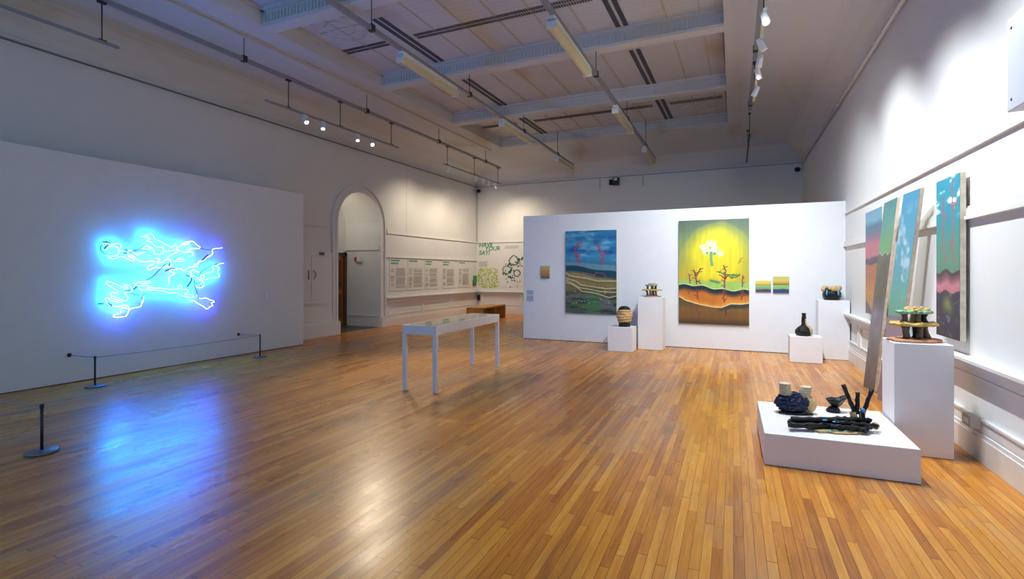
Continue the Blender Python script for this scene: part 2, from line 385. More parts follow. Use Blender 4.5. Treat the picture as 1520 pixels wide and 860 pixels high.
for r0, r1, o in ((AR, AR+.07, .05), (AR+.07, AR+.17, .03), (AR+.17, AR+.225, .075)):
    n = 30
    for i in range(n):
        a0, a1 = PI*i/n, PI*(i+1)/n
        q = [(AY-r*math.cos(a), AZ+r*math.sin(a)) for r, a in ((r0,a0),(r1,a0),(r1,a1),(r0,a1))]
        t.hexa([(XL-.001,*p) for p in q]+[(XL+o,*p) for p in q])
    for sgn in (-1, 1):
        a, bq = sorted((AY+sgn*r0, AY+sgn*r1)); t.box((XL,a,.3),(XL+o,bq,AZ))
    for sgn in (-1, 1):
        a, bq = sorted((AY+sgn*(AR-.0), AY+sgn*(AR+.25)))
t.box((XL,AY+AR,0),(XL+.09,AY+AR+.24,.3)); t.box((XL,AY-AR-.22,0),(XL+.12,AY-AR,.33))
for k in range(5): t.tube([(XL+.08, AY-.08+.04*k, AZ+AR+.21+.02*(2-abs(k-2))), (XL+.08, AY-.05+.04*k, AZ+AR+.23)], .02, 6)
struct('trim_5', t, MT['trim'])
# passage behind the arch
t = MB(); XP = -10.95; AY1 = AY+AR
t.box((XP-.1, 9.4, 0), (XP, AY1-.95, 5)); t.box((XP-.1, AY1, 0), (XP, AY1+.3, 5)); t.box((XP-.1, AY1-.95, 2.2), (XP, AY1, 5))
t.box((XP-.1, AY1, 0), (XL-.3, AY1+.12, 4.3)); t.box((XP-.1, 9.3, 0), (XL-.3, 9.42, 4.3))
struct('wall_passage', t, MT['wall'])
t = MB()
n = 20
for i in range(n):
    a0, a1 = PI*i/n, PI*(i+1)/n; r = AR+.0
    t.add([(XP,AY-r*math.cos(a0),AZ+r*math.sin(a0)),(XL-.3,AY-r*math.cos(a0),AZ+r*math.sin(a0)),(XL-.3,AY-r*math.cos(a1),AZ+r*math.sin(a1)),(XP,AY-r*math.cos(a1),AZ+r*math.sin(a1))], [(0,1,2,3)])
t.box((XP, 9.42, AZ), (XL-.3, AY-AR, AZ+.05))
struct('ceiling_passage', t, MT['wall'])
t = MB(); t.box((XP-.1, 9.3, -.1), (XL-.3, AY1, .003)); t.box((XL-.301, AY-AR, -.05), (XL+.0, AY+AR, .004)); struct('floor_passage', t, MT['stone'])
t = MB(); t.box((XP, AY1-.03, 2.27), (XL-.02, AY1+.001, 2.36)); t.box((XP, AY1-.045, 2.24), (XL-.02, AY1, 2.27)); struct('trim_6', t, MT['trim'])
t = MB(); t.box((XP, AY1-.03, 0), (XL-.02, AY1+.001, .34)); t.box((XP, AY1-.045, .3), (XL-.02, AY1, .33)); struct('baseboard_passage', t, MT['trim'])
# wooden door at the end of the passage
D = thing('door_1', 'varnished brown wooden door inside the arched passage', 'door', (XP+.02, AY1-.5, 0)); D['kind'] = 'structure'; del D['category']
t = MB(); t.box((-.05,-.36,.01),(0,.36,2.08)); t.build('door_leaf', MT['door'], D)
t = MB()
for z0, z1 in ((.25,.95),(1.1,1.95)):
    for y0, y1 in ((-.28,-.04),(.04,.28)): t.box((0,y0,z0),(.012,y1,z1))
t.build('door_panel', MT['doorf'], D)
t = MB(); t.box((-.05,.36,0),(.05,.46,2.18)); t.box((-.05,-.46,0),(.05,-.36,2.18)); t.box((-.05,-.46,2.08),(.05,.46,2.18)); t.build('door_frame', MT['doorf'], D)
t = MB(); t.tube([(.02,-.2,1.0),(.07,-.2,1.05),(.07,.2,1.22),(.02,.2,1.26)], .018, 8); t.build('push_bar', MT['black'], D)

# ================================================================== PARTITIONS
P = thing('partition_wall', 'long freestanding white partition wall carrying the blue neon artwork', 'partition', (-9.0, 5, 0))
t = MB(); t.box((-9.12, .2, .012), (-8.88, 8.52, 3.315)); t.build('panel', MT['part'], P, world=True)
t = MB(); t.box((-9.1, .25, 0), (-8.9, 8.5, .012)); t.build('shadow_gap_strip', MT['dark'], P, world=True)  # dark strip stands in for the shadow gap under the panel
P = thing('partition_wall', 'white partition wall across the room hung with the yellow and blue landscape paintings', 'partition', (-1.6, 11.6, 0))
t = MB(); t.hexa([(-4.89,11.5,.012),(RW(11.5,.004),11.5,.012),(RW(11.75,.004),11.75,.012),(-4.89,11.75,.012),(-4.89,11.5,2.94),(RW(11.5,.004),11.5,2.94),(RW(11.75,.004),11.75,2.94),(-4.89,11.75,2.94)])
t.build('panel', MT['part'], P, world=True)
t = MB(); t.box((-4.87,11.51,0),(1.6,11.74,.012)); t.build('shadow_gap_strip', MT['dark'], P, world=True)  # shade of the gap at the floor, put in as a dark strip
# built-in cupboard between neon partition and arch
Q = thing('wall_cupboard', 'tall white built-in cupboard with two doors left of the arch', 'cupboard', (XL, 9.4, 0))
CXF = -9.63; CY0, CY1 = 8.55, 10.19
t = MB(); t.box((XL+.001,CY0,0),(CXF,CY1,2.10)); t.build('carcass', MT['trim'], Q, world=True)
t = MB()
t.box((CXF,CY0,0),(CXF+.10,CY1+.02,.33)); t.box((CXF,CY0,.33),(CXF+.06,CY1+.01,.38)); t.build('plinth_board', MT['trim'], Q, world=True)
for nm, b0, b1 in (('shelf_rail',(CXF,CY0,.82),(CXF+.05,CY1-.12,.90)),('top_rail',(CXF,CY0,2.0),(CXF+.02,CY1-.1,2.10)),('lower_panel',(CXF,CY0,.42),(CXF+.018,CY1-.4,.75))):
    t = MB(); t.box(b0, b1); t.build(nm, MT['trim'], Q, world=True)
for y0, y1, yh in ((9.0, 9.46, 9.39), (9.48, 9.94, 9.55)):
    t = MB(); t.box((CXF,y0,.93),(CXF+.02,y1,1.98)); do = t.build('door', MT['trim'], Q, world=True, bevel=.003)
    t = MB(); t.tube([(CXF+.02,yh,1.42),(CXF+.055,yh+(.03 if yh > 9.45 else -.03),1.5),(CXF+.055,yh+(.03 if yh > 9.45 else -.03),1.56),(CXF+.02,yh,1.64)], .01, 8); t.build('handle', MT['metal'], do, world=True)
t = MB(); t.box((CXF,9.72,2.02),(CXF+.06,9.86,2.09)); t.build('junction_box', MT['metal'], None, label='small grey junction box on the top rail of the white cupboard', cat='junction box')
t = MB(); t.box((CXF-.02,9.13,2.10),(CXF+.01,9.2,2.25)); t.build('latch_box', MT['metal'], None, label='small grey fitting standing on top of the white cupboard', cat='fitting')
t = MB(); t.box((XL,AY+AR+.25,2.08),(XL+.025,AY+AR+.28,2.85)); t.box((XL,AY+AR+.23,2.72),(XL+.05,AY+AR+.29,2.85)); t.build('cable_conduit', MT['dark'], None, label='thin dark vertical conduit on the wall right of the arch', cat='conduit')
# fire call point in passage
K = thing('call_point', 'small white and red call point on the passage wall inside the arch', 'call point', ony(531, 385, AY1-.03))
p0 = K.location.copy()
t = MB(); t.box((p0.x-.1,p0.y-.03,p0.z-.06),(p0.x-.01,p0.y+.02,p0.z+.06)); t.build('red_button', MT['red'], K, world=True, label='red block')
t = MB(); t.box((p0.x+.0,p0.y-.05,p0.z-.08),(p0.x+.13,p0.y+.02,p0.z+.05)); t.build('cover', MT['white'], K, world=True)

# ================================================================== NEON
XN = -8.80
def npts(pts, ox, oy, s=8.6): return [(ox+x/s, oy+y/s) for x, y in pts]
TL = (120, 320); TR = (230, 320); BL = (120, 400); BR = (230, 390)
neon_w = [npts(*a) for a in (
 ([(280,357),(330,357),(380,372),(440,362),(495,360),(515,385),(512,415),(498,440),(520,452),(570,455)], *TL),
 ([(285,442),(325,435),(345,410),(375,395),(425,393),(465,405),(483,445),(480,490),(455,512),(400,520),(350,515),(345,530),(380,548),(425,555),(470,537),(520,522),(565,540),(610,562),(655,582),(685,575),(670,555),(630,535),(605,515),(600,470)], *TL),
 ([(765,268),(830,258),(890,228),(925,255),(940,295),(990,320),(1046,345),(1076,390-25),(1126,390),(1166,403),(1191,375),(1221,385),(1231,430),(1266,455),(1326,470),(1386,462),(1426,470),(1438,492),(1416,512),(1376,515),(1326,515),(1276,530),(1226,548),(1246,560),(1306,560),(1318,575),(1291,588),(1226,582),(1156,575),(1116,555),(1116,530),(1156,505),(1206,480),(1246,450),(1196,440),(1136,455),(1086,462),(1056,435)], *TL),
 ([(765,268),(840,275),(890,300),(850,310),(845,330),(890,335),(915,360),(940,390),(990,402),(1046,400),(1051,408),(1056,440),(1046,480),(1006,495),(970,495),(940,480),(930,450),(900,420),(860,395),(820,390),(798,415),(810,435),(860,432),(900,425)], *TL),
 ([(600,150),(580,180),(590,215),(630,185),(620,160),(640,145),(700,125),(740,110),(745,70),(720,55),(770,40),(800,55),(820,80),(800,120),(815,160),(818,185),(760,190),(700,205),(640,215),(600,225),(560,215),(540,185),(500,165),(470,180),(455,170)], *BR),
 ([(-100,325),(0,325),(80,325),(140,340),(220,340),(300,338),(295,310),(330,280),(345,305),(330,330),(370,345),(400,340),(430,370),(400,385),(380,410),(430,408),(480,410),(495,430),(460,445),(420,440),(340,425),(280,390),(210,385),(170,395),(130,370),(80,355),(0,355),(-100,350)], *BR),
 ([(345,150),(400,170),(450,190),(500,215),(550,240),(590,255),(600,235),(560,215),(560,190),(600,200),(640,225),(660,260),(640,290),(600,300),(560,290),(565,320),(600,350),(600,385),(560,400),(500,380),(450,360),(410,345),(385,355),(420,380),(480,395),(520,415),(480,420),(420,405),(380,400),(360,375),(330,365),(310,380),(325,410),(330,440),(370,455)], *BL),
 ([(345,150),(320,170),(340,195),(390,225),(440,260),(480,285),(470,305),(430,300),(390,295),(385,325),(400,350)], *BL),
 ([(665,165),(700,195),(740,215),(790,205),(830,205),(880,225),(940,240),(1032,240)], *BL),
 ([(690,180),(760,160),(830,155),(880,150),(885,165),(840,175),(780,185)], *BL),
 ([(750,245),(780,270),(840,255),(900,262),(960,268),(1032,272)], *BL))]
neon_v = [npts(*a) for a in (
 ([(600,450),(650,455),(690,485),(725,505),(760,480),(820,470)], *TL),
 ([(605,515),(660,520),(710,560),(760,590),(820,590),(880,585),(930,590),(935,610),(900,635),(860,645),(850,680),(870,700),(910,680),(960,665),(1006,672),(1056,662),(1096,655),(1146,655),(1151,620),(1151,585)], *TL),
 ([(960,550),(990,545),(1010,575),(975,590),(980,605),(1036,600),(1076,570),(1106,560)], *TL),
 ([(320,400),(330,380),(380,350),(440,332),(490,335),(520,365),(545,385),(575,400),(570,420),(530,425),(470,420),(440,440),(400,440)], *TR),
 ([(360,375),(410,370),(440,355),(420,345),(390,355)], *TR),
 ([(860,415),(800,420),(750,430),(730,440),(738,480),(720,510),(690,525),(655,545),(640,570),(600,585),(560,585),(550,620),(510,625),(495,640),(530,650),(545,655),(470,658),(430,665),(390,695),(370,710),(340,685),(300,678),(240,685),(195,695),(185,712),(230,722),(250,740),(230,760),(190,785),(175,810),(180,860),(165,895)], *TR),
 ([(875,8),(830,14),(790,30)], *BR),
 ([(450,175),(470,150),(455,120),(480,95),(530,110),(560,130)], *BR),
 ([(600,240),(630,260),(620,300),(590,322),(540,318),(520,290)], *BR),
 ([(530,415),(550,430),(560,455),(600,462),(640,450),(680,465),(710,480),(750,490),(755,510),(725,510),(725,530),(740,550),(700,565),(680,585),(650,590),(620,560),(570,535),(530,510),(500,490),(450,490)], *BR),
 ([(400,465),(460,478),(520,470),(560,455),(600,470),(620,500),(610,540),(595,570),(575,600),(540,605),(480,612),(430,610),(415,595),(440,575),(500,565),(515,545),(505,520),(530,495),(570,490),(600,510)], *BL),
 ([(625,515),(680,490),(740,485),(770,470),(775,440),(795,410),(800,370),(795,340)], *BL))]
cables = [npts(*a) for a in (
 ([(830,140),(900,105),(960,50),(1010,0),(1060,-50),(1100,-75)], *BL),
 ([(660,448),(720,435),(780,405),(820,378)], *TL), ([(620,475),(700,455),(770,440),(845,458)], *TL), ([(280,340),(330,340),(375,350)], *TL),
 ([(270,370),(250,410),(265,455),(315,495)], *TL), ([(350,378),(320,400),(300,430)], *TL), ([(540,443),(595,443)], *TL), ([(545,482),(590,480)], *TL),
 ([(575,415),(630,432),(680,440),(730,440),(800,438)], *TR), ([(680,500),(645,530),(605,572)], *TR), ([(810,612),(740,640),(690,660),(620,700),(570,750),(565,790)], *TR),
 ([(215,585),(270,550),(330,522),(400,515),(460,490)], *TR), ([(190,605),(180,650)], *TR), ([(130,712),(190,685),(260,675)], *TR),
 ([(395,160),(445,178)], *BR), ([(470,195),(460,240),(410,310)], *BR), ([(510,150),(550,180)], *BR), ([(505,215),(505,260),(540,268),(580,250)], *BR), ([(500,280),(520,340),(540,400),(560,465)], *BR),
 ([(595,310),(650,305),(680,320),(745,330)], *BL), ([(665,260),(725,215)], *BL), ([(770,380),(790,340),(820,310),(870,298)], *BL), ([(220,440),(290,438)], *BL), ([(345,430),(400,465)], *BL), ([(565,265),(640,270)], *BL))]
def smooth(pts, k=3):
    q = [Vector(p) for p in pts]; out = []
    for i in range(len(q)-1):
        p0, p1, p2, p3 = q[max(i-1,0)], q[i], q[i+1], q[min(i+2,len(q)-1)]
        for j in range(k):
            t = j/k; out.append(.5*((2*p1)+(p2-p0)*t+(2*p0-5*p1+4*p2-p3)*t*t+(3*p1-p0-3*p2+p3)*t**3))
    out.append(q[-1]); return out
NE = thing('neon_artwork', 'glowing blue and violet neon tube drawing mounted on the left white partition', 'neon artwork', onx(235, 405, XN))
def standoff(pl, d):
    v0 = onx(*pl[len(pl)//2], XN+d); t = MB(); t.tube([(-8.88, v0.y, v0.z), (XN+d, v0.y, v0.z)], .004, 6); t.build('standoff', MT['glass'], [o for o in C.objects if o.parent == NE][-1], world=True)
for i, pl in enumerate(neon_w):
    t = MB(); t.tube(smooth([onx(x, y, XN) for x, y in pl], 2), .006, 6); t.build('neon_tube', NEON_W, NE, world=True, label='cyan-white glass tube'); standoff(pl, 0)
for i, pl in enumerate(neon_v):
    t = MB(); t.tube(smooth([onx(x, y, XN+.02) for x, y in pl], 2), .0055, 6); t.build('neon_tube', NEON_V, NE, world=True, label='violet glass tube'); standoff(pl, .02)
for i, pl in enumerate(cables):
    t = MB(); t.tube(smooth([onx(x, y, XN+.05) for x, y in pl], 3), .010 if len(pl) < 4 else .006, 6); t.build('cable', MT['black'], NE, world=True, label='black connecting cable')
# socket plate on neon partition
s0 = onx(401, 440, -8.88)
K = thing('socket_plate', 'small white double socket plate low on the neon partition', 'socket', s0)
t = MB(); t.box((-8.88,s0.y-.09,s0.z-.05),(-8.865,s0.y+.09,s0.z+.05)); t.build('plate', MT['white'], K, world=True, bevel=.003)
t = MB(); t.box((-8.865,s0.y-.05,s0.z-.01),(-8.862,s0.y-.02,s0.z+.02)); t.build('switch', MT['box'], K, world=True)
t = MB(); t.box((-8.865,s0.y+.02,s0.z-.01),(-8.862,s0.y+.05,s0.z+.02)); t.build('switch', MT['box'], K, world=True)

# ================================================================== BARRIERS
ST = thing('barrier_post', 'nearest low grey barrier post on a round base, at the lower left', 'barrier post', (-5.69, 2.48, 0), group=None)
t = MB(); t.lathe([(.0,0),(.115,0),(.12,.006),(.118,.016),(.10,.022),(.0,.026)], n=40); t.build('base', MT['metal'], ST)
t = MB(); t.lathe([(.0,.02),(.012,.02),(.012,.40),(.0,.40)], n=16); t.build('post', MT['dark'], ST)
t = MB(); t.lathe([(.0,.395),(.016,.395),(.016,.425),(.008,.43),(0,.43)], n=16); t.build('cap', MT['dark'], ST)
S2 = dup(ST, (-8.272, 4.204, 0), label='low grey barrier post in front of the left end of the neon artwork')
S3 = dup(ST, (-8.324, 6.941, 0), label='farthest low barrier post, right of the neon artwork near the partition end')
def cord(a, b, sag, label, post):
    a, b = Vector(a), Vector(b); pts = [a.lerp(b, k/12)-Vector((0,0,sag*4*(k/12)*(1-k/12))) for k in range(13)]
    t = MB(); t.tube(pts, .006, 8); t.build('cord', MT['cord'], post, world=True, label=label)
cord((-8.272,4.204,.41), (-8.324,6.941,.41), .015, 'thin grey cord stretched between the two posts before the neon artwork', S2)
cord((-8.272,4.204,.41), (-8.87,4.19,.405), .003, 'short cord from the middle post back to the partition, left of the neon', S2)
cord((-8.324,6.941,.41), (-8.87,6.92,.405), .003, 'short cord from the farthest post back to the partition, right of the neon', S3)
cord((-5.69,2.48,.40), (-5.8,-.6,.40), .01, 'thin lower cord leaving the nearest post towards the left frame edge', ST)
cord((-5.69,2.48,.41), (-8.87,2.15,.405), .004, 'pale upper cord from the nearest post towards the left partition', ST)
for y, z, l in ((4.19,.405,'black cord hook on the partition left of the neon artwork'), (6.92,.405,'black cord hook on the partition right of the neon artwork')):
    K = thing('wall_hook', l, 'hook', (-8.88, y, z))
    t = MB(); t.lathe([(0,0),(.028,0),(.03,.006),(.02,.014),(0,.016)], n=20, m=Matrix.Rotation(PI/2,4,'Y')); t.build('rosette', MT['black'], K)
    t = MB(); t.tube([(.014,0,0),(.04,0,0)], .01, 8); t.build('eye', MT['black'], K)

# ================================================================== DISPLAY CASE, BENCH
DC = thing('display_case', 'long white glass-topped display table standing on four square legs mid-floor', 'display case', (-4.035, 6.87, 0), .045)
w2, l2, h, L = .262, 1.06, .885, .055
t = MB(); t.box((-w2,-l2,h-.125),(w2,-l2+.03,h)); t.box((-w2,l2-.03,h-.125),(w2,l2,h)); t.box((-w2,-l2+.03,h-.125),(-w2+.03,l2-.03,h)); t.box((w2-.03,-l2+.03,h-.125),(w2,l2-.03,h))
t.build('apron', MT['plinth'], DC, bevel=.003)
t = MB(); t.box((-w2+.03,-l2+.03,h-.11),(w2-.03,l2-.03,h-.09)); t.build('tray', MT['paper'], DC)
t = MB(); t.box((-w2+.03,-l2+.03,h-.010),(w2-.03,l2-.03,h-.002)); t.build('glass_top', MT['glass'], DC)
for sx in (-1, 1):
    for sy in (-1, 1):
        t = MB(); x0 = sx*w2; y0 = sy*l2
        t.box((min(x0,x0-sx*L),min(y0,y0-sy*L),0),(max(x0,x0-sx*L),max(y0,y0-sy*L),h-.125)); t.build('leg', MT['plinth'], DC, bevel=.003)
docs = [(-.08,-.75,.10,.15,'paper','white sheet at the near end inside the glass table'),(.07,-.35,.11,.15,'paper','white sheet second from the near end inside the glass table'),
        (-.04,.05,.10,.14,'green','green booklet in the middle of the glass table'),(.06,.42,.10,.14,'paper','white sheet beyond the green booklet inside the glass table'),(-.03,.78,.11,.13,'green','green booklet at the far end inside the glass table')]
for x, y, a, b_, m, l in docs:
    v0 = DC.matrix_basis @ Vector((x, y, h-.089)); K = thing('document', l, 'document', v0, .045)
    t = MB(); t.box((-a,-b_,0),(a,b_,.006)); t.build('cover', mat('pale_green_print', (150,190,170), .6) if m == 'green' else MT['paper'], K)
    t = MB()
    for q in range(5): t.box((-a+.02,-b_+.04+q*.045,.006),(a-.02-.03*(q % 2),-b_+.055+q*.045,.0066))
    t.build('print', MT['grey'], K)
BN = thing('bench', 'honey-coloured oak gallery bench standing near the back left corner', 'bench', (-7.98, 15.62, 0), .085)
t = MB(); t.box((-.29,-1.03,.41),(.29,1.03,.46)); t.build('seat', MT['oak'], BN, bevel=.004)
for y0, y1 in ((-1.03,-.98),(.98,1.03)):
    t = MB(); t.box((-.29,y0,0),(.29,y1,.41)); t.build('end_panel', MT['oak'], BN)
t = MB(); t.box((-.27,.1,.0),(.27,.14,.41)); t.build('divider', MT['oak'], BN)
t = MB(); t.box((-.02,-.98,.05),(.02,.1,.38)); t.build('spine_board', MT['oak'], BN)

# ================================================================== PLINTHS
def plinth(label, x0, y0, x1, y1, h, rz=0, name='plinth'):
    K = thing(name, label, 'plinth', ((x0+x1)/2, (y0+y1)/2, 0), rz); a, b = (x1-x0)/2, (y1-y0)/2
    t = MB(); t.box((-a,-b,.004),(a,b,h)); t.build('body', MT['plinth'], K, bevel=.004)
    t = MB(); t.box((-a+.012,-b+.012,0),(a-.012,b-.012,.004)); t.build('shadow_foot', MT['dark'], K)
    return K
plinth('low white cube plinth under the black and tan lidded pot', -2.56, 10.37, -2.065, 10.80, .49)
plinth('tall white plinth under the small two-tier clay sculpture, between the large paintings', -2.05, 10.86, -1.56, 11.33, 1.08)
plinth('low white cube plinth under the dark long-necked vase', .70, 10.43, 1.205, 10.86, .46)
plinth('tall white plinth under the round black pot by the partition end', 1.205, 11.03, 1.70, 11.45, 1.08, -.012)
plinth('nearest tall white plinth with the tiered clay pagoda beside the right wall', 1.185, 5.555, 1.605, 6.0, .975)
PF = plinth('wide low white platform on the floor carrying three black ceramics', .118, 4.80, 1.178, 5.96, .265, .03, 'platform')

# ================================================================== CERAMICS
def fbm3(v, s, seed=0):
    from mathutils import noise
    return noise.fractal(Vector(v)*s+Vector((seed*7.1, seed*3.3, seed)), 1.0, 2.0, 4)
def rough_lathe(prof, c, amp, fs, m, name, parent, sx=1, sy=1, n=36, seed=1, mm=None, zamp=0):
    # resample the profile so that displacement has vertices to move
    out = []
    for (r0, z0), (r1, z1) in zip(prof[:-1], prof[1:]):
        k = max(1, int(math.hypot(r1-r0, z1-z0)/.012))
        out += [(r0+(r1-r0)*j/k, z0+(z1-z0)*j/k) for j in range(k)]
    out.append(prof[-1])
    def disp(r, z, a):
        d = fbm3((r*math.cos(a), r*math.sin(a), z), fs, seed)*amp*min(1, r/.03)
        d2 = fbm3((r*math.cos(a), r*math.sin(a), z), fs*.7, seed+5)*zamp
        return r+d, z+d2
    t = MB(); t.lathe(out, (0,0,0), n, disp, sx, sy, mm); t.v = [v+Vector(c) for v in t.v]
    return t.build(name, m, parent)
def slab(c, rx, ry, th, m, name, parent, seed=1, amp=.5, bumpz=.016):
    n = 36; t = MB(); vs = []
    for zz, sc in ((-th/2,.93),(-th/6,1.0),(th/5,1.0),(th/2,.92),(th/2+.001,.5),(th/2,.02)):
        for k in range(n):
            a = 2*PI*k/n; q = 1+amp*fbm3((math.cos(a), math.sin(a), 0), 1.9, seed)
            vs.append((c[0]+rx*sc*q*math.cos(a), c[1]+ry*sc*q*math.sin(a), c[2]+zz+(bumpz*fbm3((math.cos(a)*sc, math.sin(a)*sc, zz), 5, seed) if zz > -th/3 else 0)))
    fs = []
    for i in range(5):
        for k in range(n): fs.append((i*n+k, i*n+(k+1) % n, (i+1)*n+(k+1) % n, (i+1)*n+k))
    fs.append(tuple(range(n))[::-1]); fs.append(tuple(range(5*n, 6*n)))
    t.add(vs, fs, True); return t.build(name, m, parent)
# black and tan lidded pot
K = thing('ceramic_pot', 'black lidded pot wrapped in ruffled tan clay on the low left plinth', 'pot', (-2.27, 10.6, .49))
rough_lathe([(0,0),(.115,0),(.118,.05),(.112,.115)], (0,0,0), .006, 18, MT['blackglaze'], 'foot', K)
for i, (z, r) in enumerate(((.10,.135),(.15,.15),(.20,.155),(.25,.148),(.29,.135))):
    rough_lathe([(r-.05,z-.01),(r,z),(r+.012,z+.03),(r-.005,z+.05),(r-.05,z+.06)], (0,0,0), .022, 9, MT['clay'], 'clay_ruffle', K, seed=i+2, zamp=.02)
rough_lathe([(.13,.30),(.12,.36),(.085,.40),(.04,.415),(0,.42)], (0,0,0), .010, 25, MT['blackglaze'], 'dome', K, seed=9)
# tiered sculptures
def pagoda(K, sc, seed, cols):
    slab((0,0,.012*sc), .19*sc, .15*sc, .024*sc, MT['terra'], 'base_slab', K, seed, .22, .006)
    def pillar(x, y, z0, z1, r, m, lean=0):
        pts = [(x+lean*q, y, z0+(z1-z0)*q) for q in (0,.25,.5,.75,1)]
        t = MB(); t.tube(pts, [r*1.7,r*1.3,r*1.05,r*1.1,r*1.5], 12, rough=.26); t.build('pillar', MT[m], K)
    z1, z2 = .135*sc, .145*sc
    for x, y, m, ln in ((-.085*sc,-.02,'brown',-.02),(-.04*sc,.04*sc,'skyglaze',.01),(0,-.045*sc,'brown',.015),(.035*sc,.03*sc,'blackglaze',-.01),(.09*sc,-.01,'brown',-.015)):
        pillar(x, y*sc, .02*sc, z1, .017*sc, m, ln*sc)
    slab((0,0,.145*sc), .165*sc, .12*sc, .028*sc, MT['yclay'], 'middle_slab', K, seed+1)
    for x, y, m in ((-.085*sc,.0,'brown'),(-.0*sc,-.03*sc,'brown'),(.075*sc,.0,'blackglaze'),(.02*sc,.05*sc,'clay')):
        pillar(x, y, .155*sc, .235*sc, .018*sc, m, 0)
    slab((0,0,.243*sc), .125*sc, .10*sc, .022*sc, MT['teal'], 'top_slab', K, seed+2)
    slab((.01*sc,0,.262*sc), .085*sc, .07*sc, .022*sc, MT['yclay'], 'crust', K, seed+4, amp=.4, bumpz=.02*sc)
    for k in range(6):
        a = k*1.05; t = MB(); r = .017*sc
        t.lathe([(0,-r),(r*.8,-r*.5),(r,0),(r*.7,r*.6),(0,r*.8)], (.055*sc*math.cos(a), .045*sc*math.sin(a), .278*sc), 10); t.build('clay_nodule', MT['clay'], K)
K = thing('clay_sculpture', 'small two-tier clay slab sculpture on the tall plinth between the large paintings', 'sculpture', (-1.80, 11.08, 1.08), .2)
pagoda(K, 1.0, 3, 0)
K = thing('clay_sculpture', 'colourful tiered clay pagoda sculpture on the nearest tall plinth', 'sculpture', (1.385, 5.77, .975), .42)
pagoda(K, 1.08, 11, 0)
# long necked vase
K = thing('ceramic_vase', 'dark speckled long-necked vase on the low right plinth', 'vase', (.93, 10.63, .46))
rough_lathe([(0,0),(.10,0),(.125,.04),(.125,.09),(.10,.14),(.06,.17),(.032,.20),(.028,.28),(.03,.36),(.036,.405),(.024,.405),(.022,.36)], (0,0,0), .018, 14, MT['blackglaze'], 'body', K)
t = MB(); t.tube([(.11,-.045,.03),(.115,-.03,.10),(.08,-.02,.155),(.035,-.012,.20),(.028,-.012,.30),(.032,-.01,.40)], [.028,.03,.026,.018,.013,.012], 10, rough=.1); t.build('clay_streak', MT['clay'], K)
# round black pot
K = thing('ceramic_pot', 'round black pot crusted with tan clay on the tall right plinth', 'pot', (1.44, 11.22, 1.08))
rough_lathe([(0,0),(.12,0),(.145,.06),(.15,.13),(.13,.17),(.09,.19)], (0,0,0), .008, 16, MT['blackglaze'], 'bowl', K)
for k in range(13):
    a = k*2*PI/13; r = .105+.02*(k % 2); q = .04+.01*((k*5) % 3)
    t = MB(); t.lathe([(0,-q),(q*.8,-q*.6),(q,0),(q*.75,q*.6),(0,q*.8)], (r*math.cos(a), r*math.sin(a), .19+.012*((k*7) % 4)), 12, lambda rr, z, an: (rr*(1+.25*fbm3((math.cos(an),math.sin(an),z*30),2,k)), z))
    t.build('clay_lump', MT['clay'] if k % 4 else MT['blackglaze'], K)
rough_lathe([(.10,.19),(.08,.235),(.04,.25),(0,.255)], (0,0,0), .02, 20, MT['clay'], 'crust', K, seed=4)
for a in (-1.0, -2.2):
    t = MB(); t.tube([(.15*math.cos(a),.15*math.sin(a),.19),(.162*math.cos(a),.162*math.sin(a),.13),(.158*math.cos(a),.158*math.sin(a),.09)], [.012,.017,.01], 10); t.build('blue_drip', MT['skyglaze'], K)
ZT = .265
Rv = Vector((C_, S_, 0)); Fv = Vector((-S_, C_, 0))      # room directions across and along the view axis, used to orient the ceramics
rzv = YAW
# double chimney
o0 = onz(1184, 615, ZT); K = thing('ceramic_sculpture', 'dark blue encrusted ceramic with two ribbed clay chimneys on the platform', 'sculpture', o0+Fv*.04, rzv-.12)
R90 = Matrix.Rotation(PI/2, 4, 'Y')
def blob(c, r, sx, sy, sz, m, name, amp=.02, seed=1, fs=14):
    K_ = 46 if amp > .02 else 18; t = MB(); prof = [(math.sin(PI*k/K_)*r, -math.cos(PI*k/K_)*r) for k in range(K_+1)]
    def dd(rr, z, a):
        d = 1+amp/r*fbm3((rr*math.cos(a), rr*math.sin(a), z), fs, seed); return rr*d, z*d
    t.lathe(prof, (0,0,0), 2*K_, dd); t.v = [Vector((v.x*sx+c[0], v.y*sy+c[1], max(v.z*sz+c[2], .001))) for v in t.v]
    return t.build(name, MT[m], K)
blob((-.02,0,.098), .115, 1.34, .85, .84, 'blueglaze', 'body', .024, 3, 60)
blob((.115,.0,.088), .088, .80, .82, .98, 'clay', 'clay_end', .006, 5, 8)
def chimney(x, z0, lean, n=7):
    t = MB()
    for i in range(n):
        q = i/(n-1); r = .052-.006*q
        t.lathe([(r*.55,-.006),(r,-.005),(r+.004,.001),(r,.006),(r*.55,.007)], (x+lean*q, 0, z0+.014*i), 24)
    t.lathe([(.03,-.02),(.04,.0),(.04,.013*n),(.03,.013*n)], (x+lean*.5,0,z0), 20)
    t.build('ribbed_chimney', mat('pale_ribbed_clay', (206,186,156), .7, var=.2, scale=60), K)
chimney(-.085, .178, -.012, 8); chimney(.075, .150, .02, 8)
for i, (x, y) in enumerate(((-.16,-.03),(-.12,-.07),(-.05,-.085),(.02,-.08))):
    t = MB(); t.tube([(x,y,.012),(x+.05,y-.012,.015),(x+.10,y-.004,.012)], .011, 8, rough=.2); t.build('clay_root', MT['blackglaze'], K)
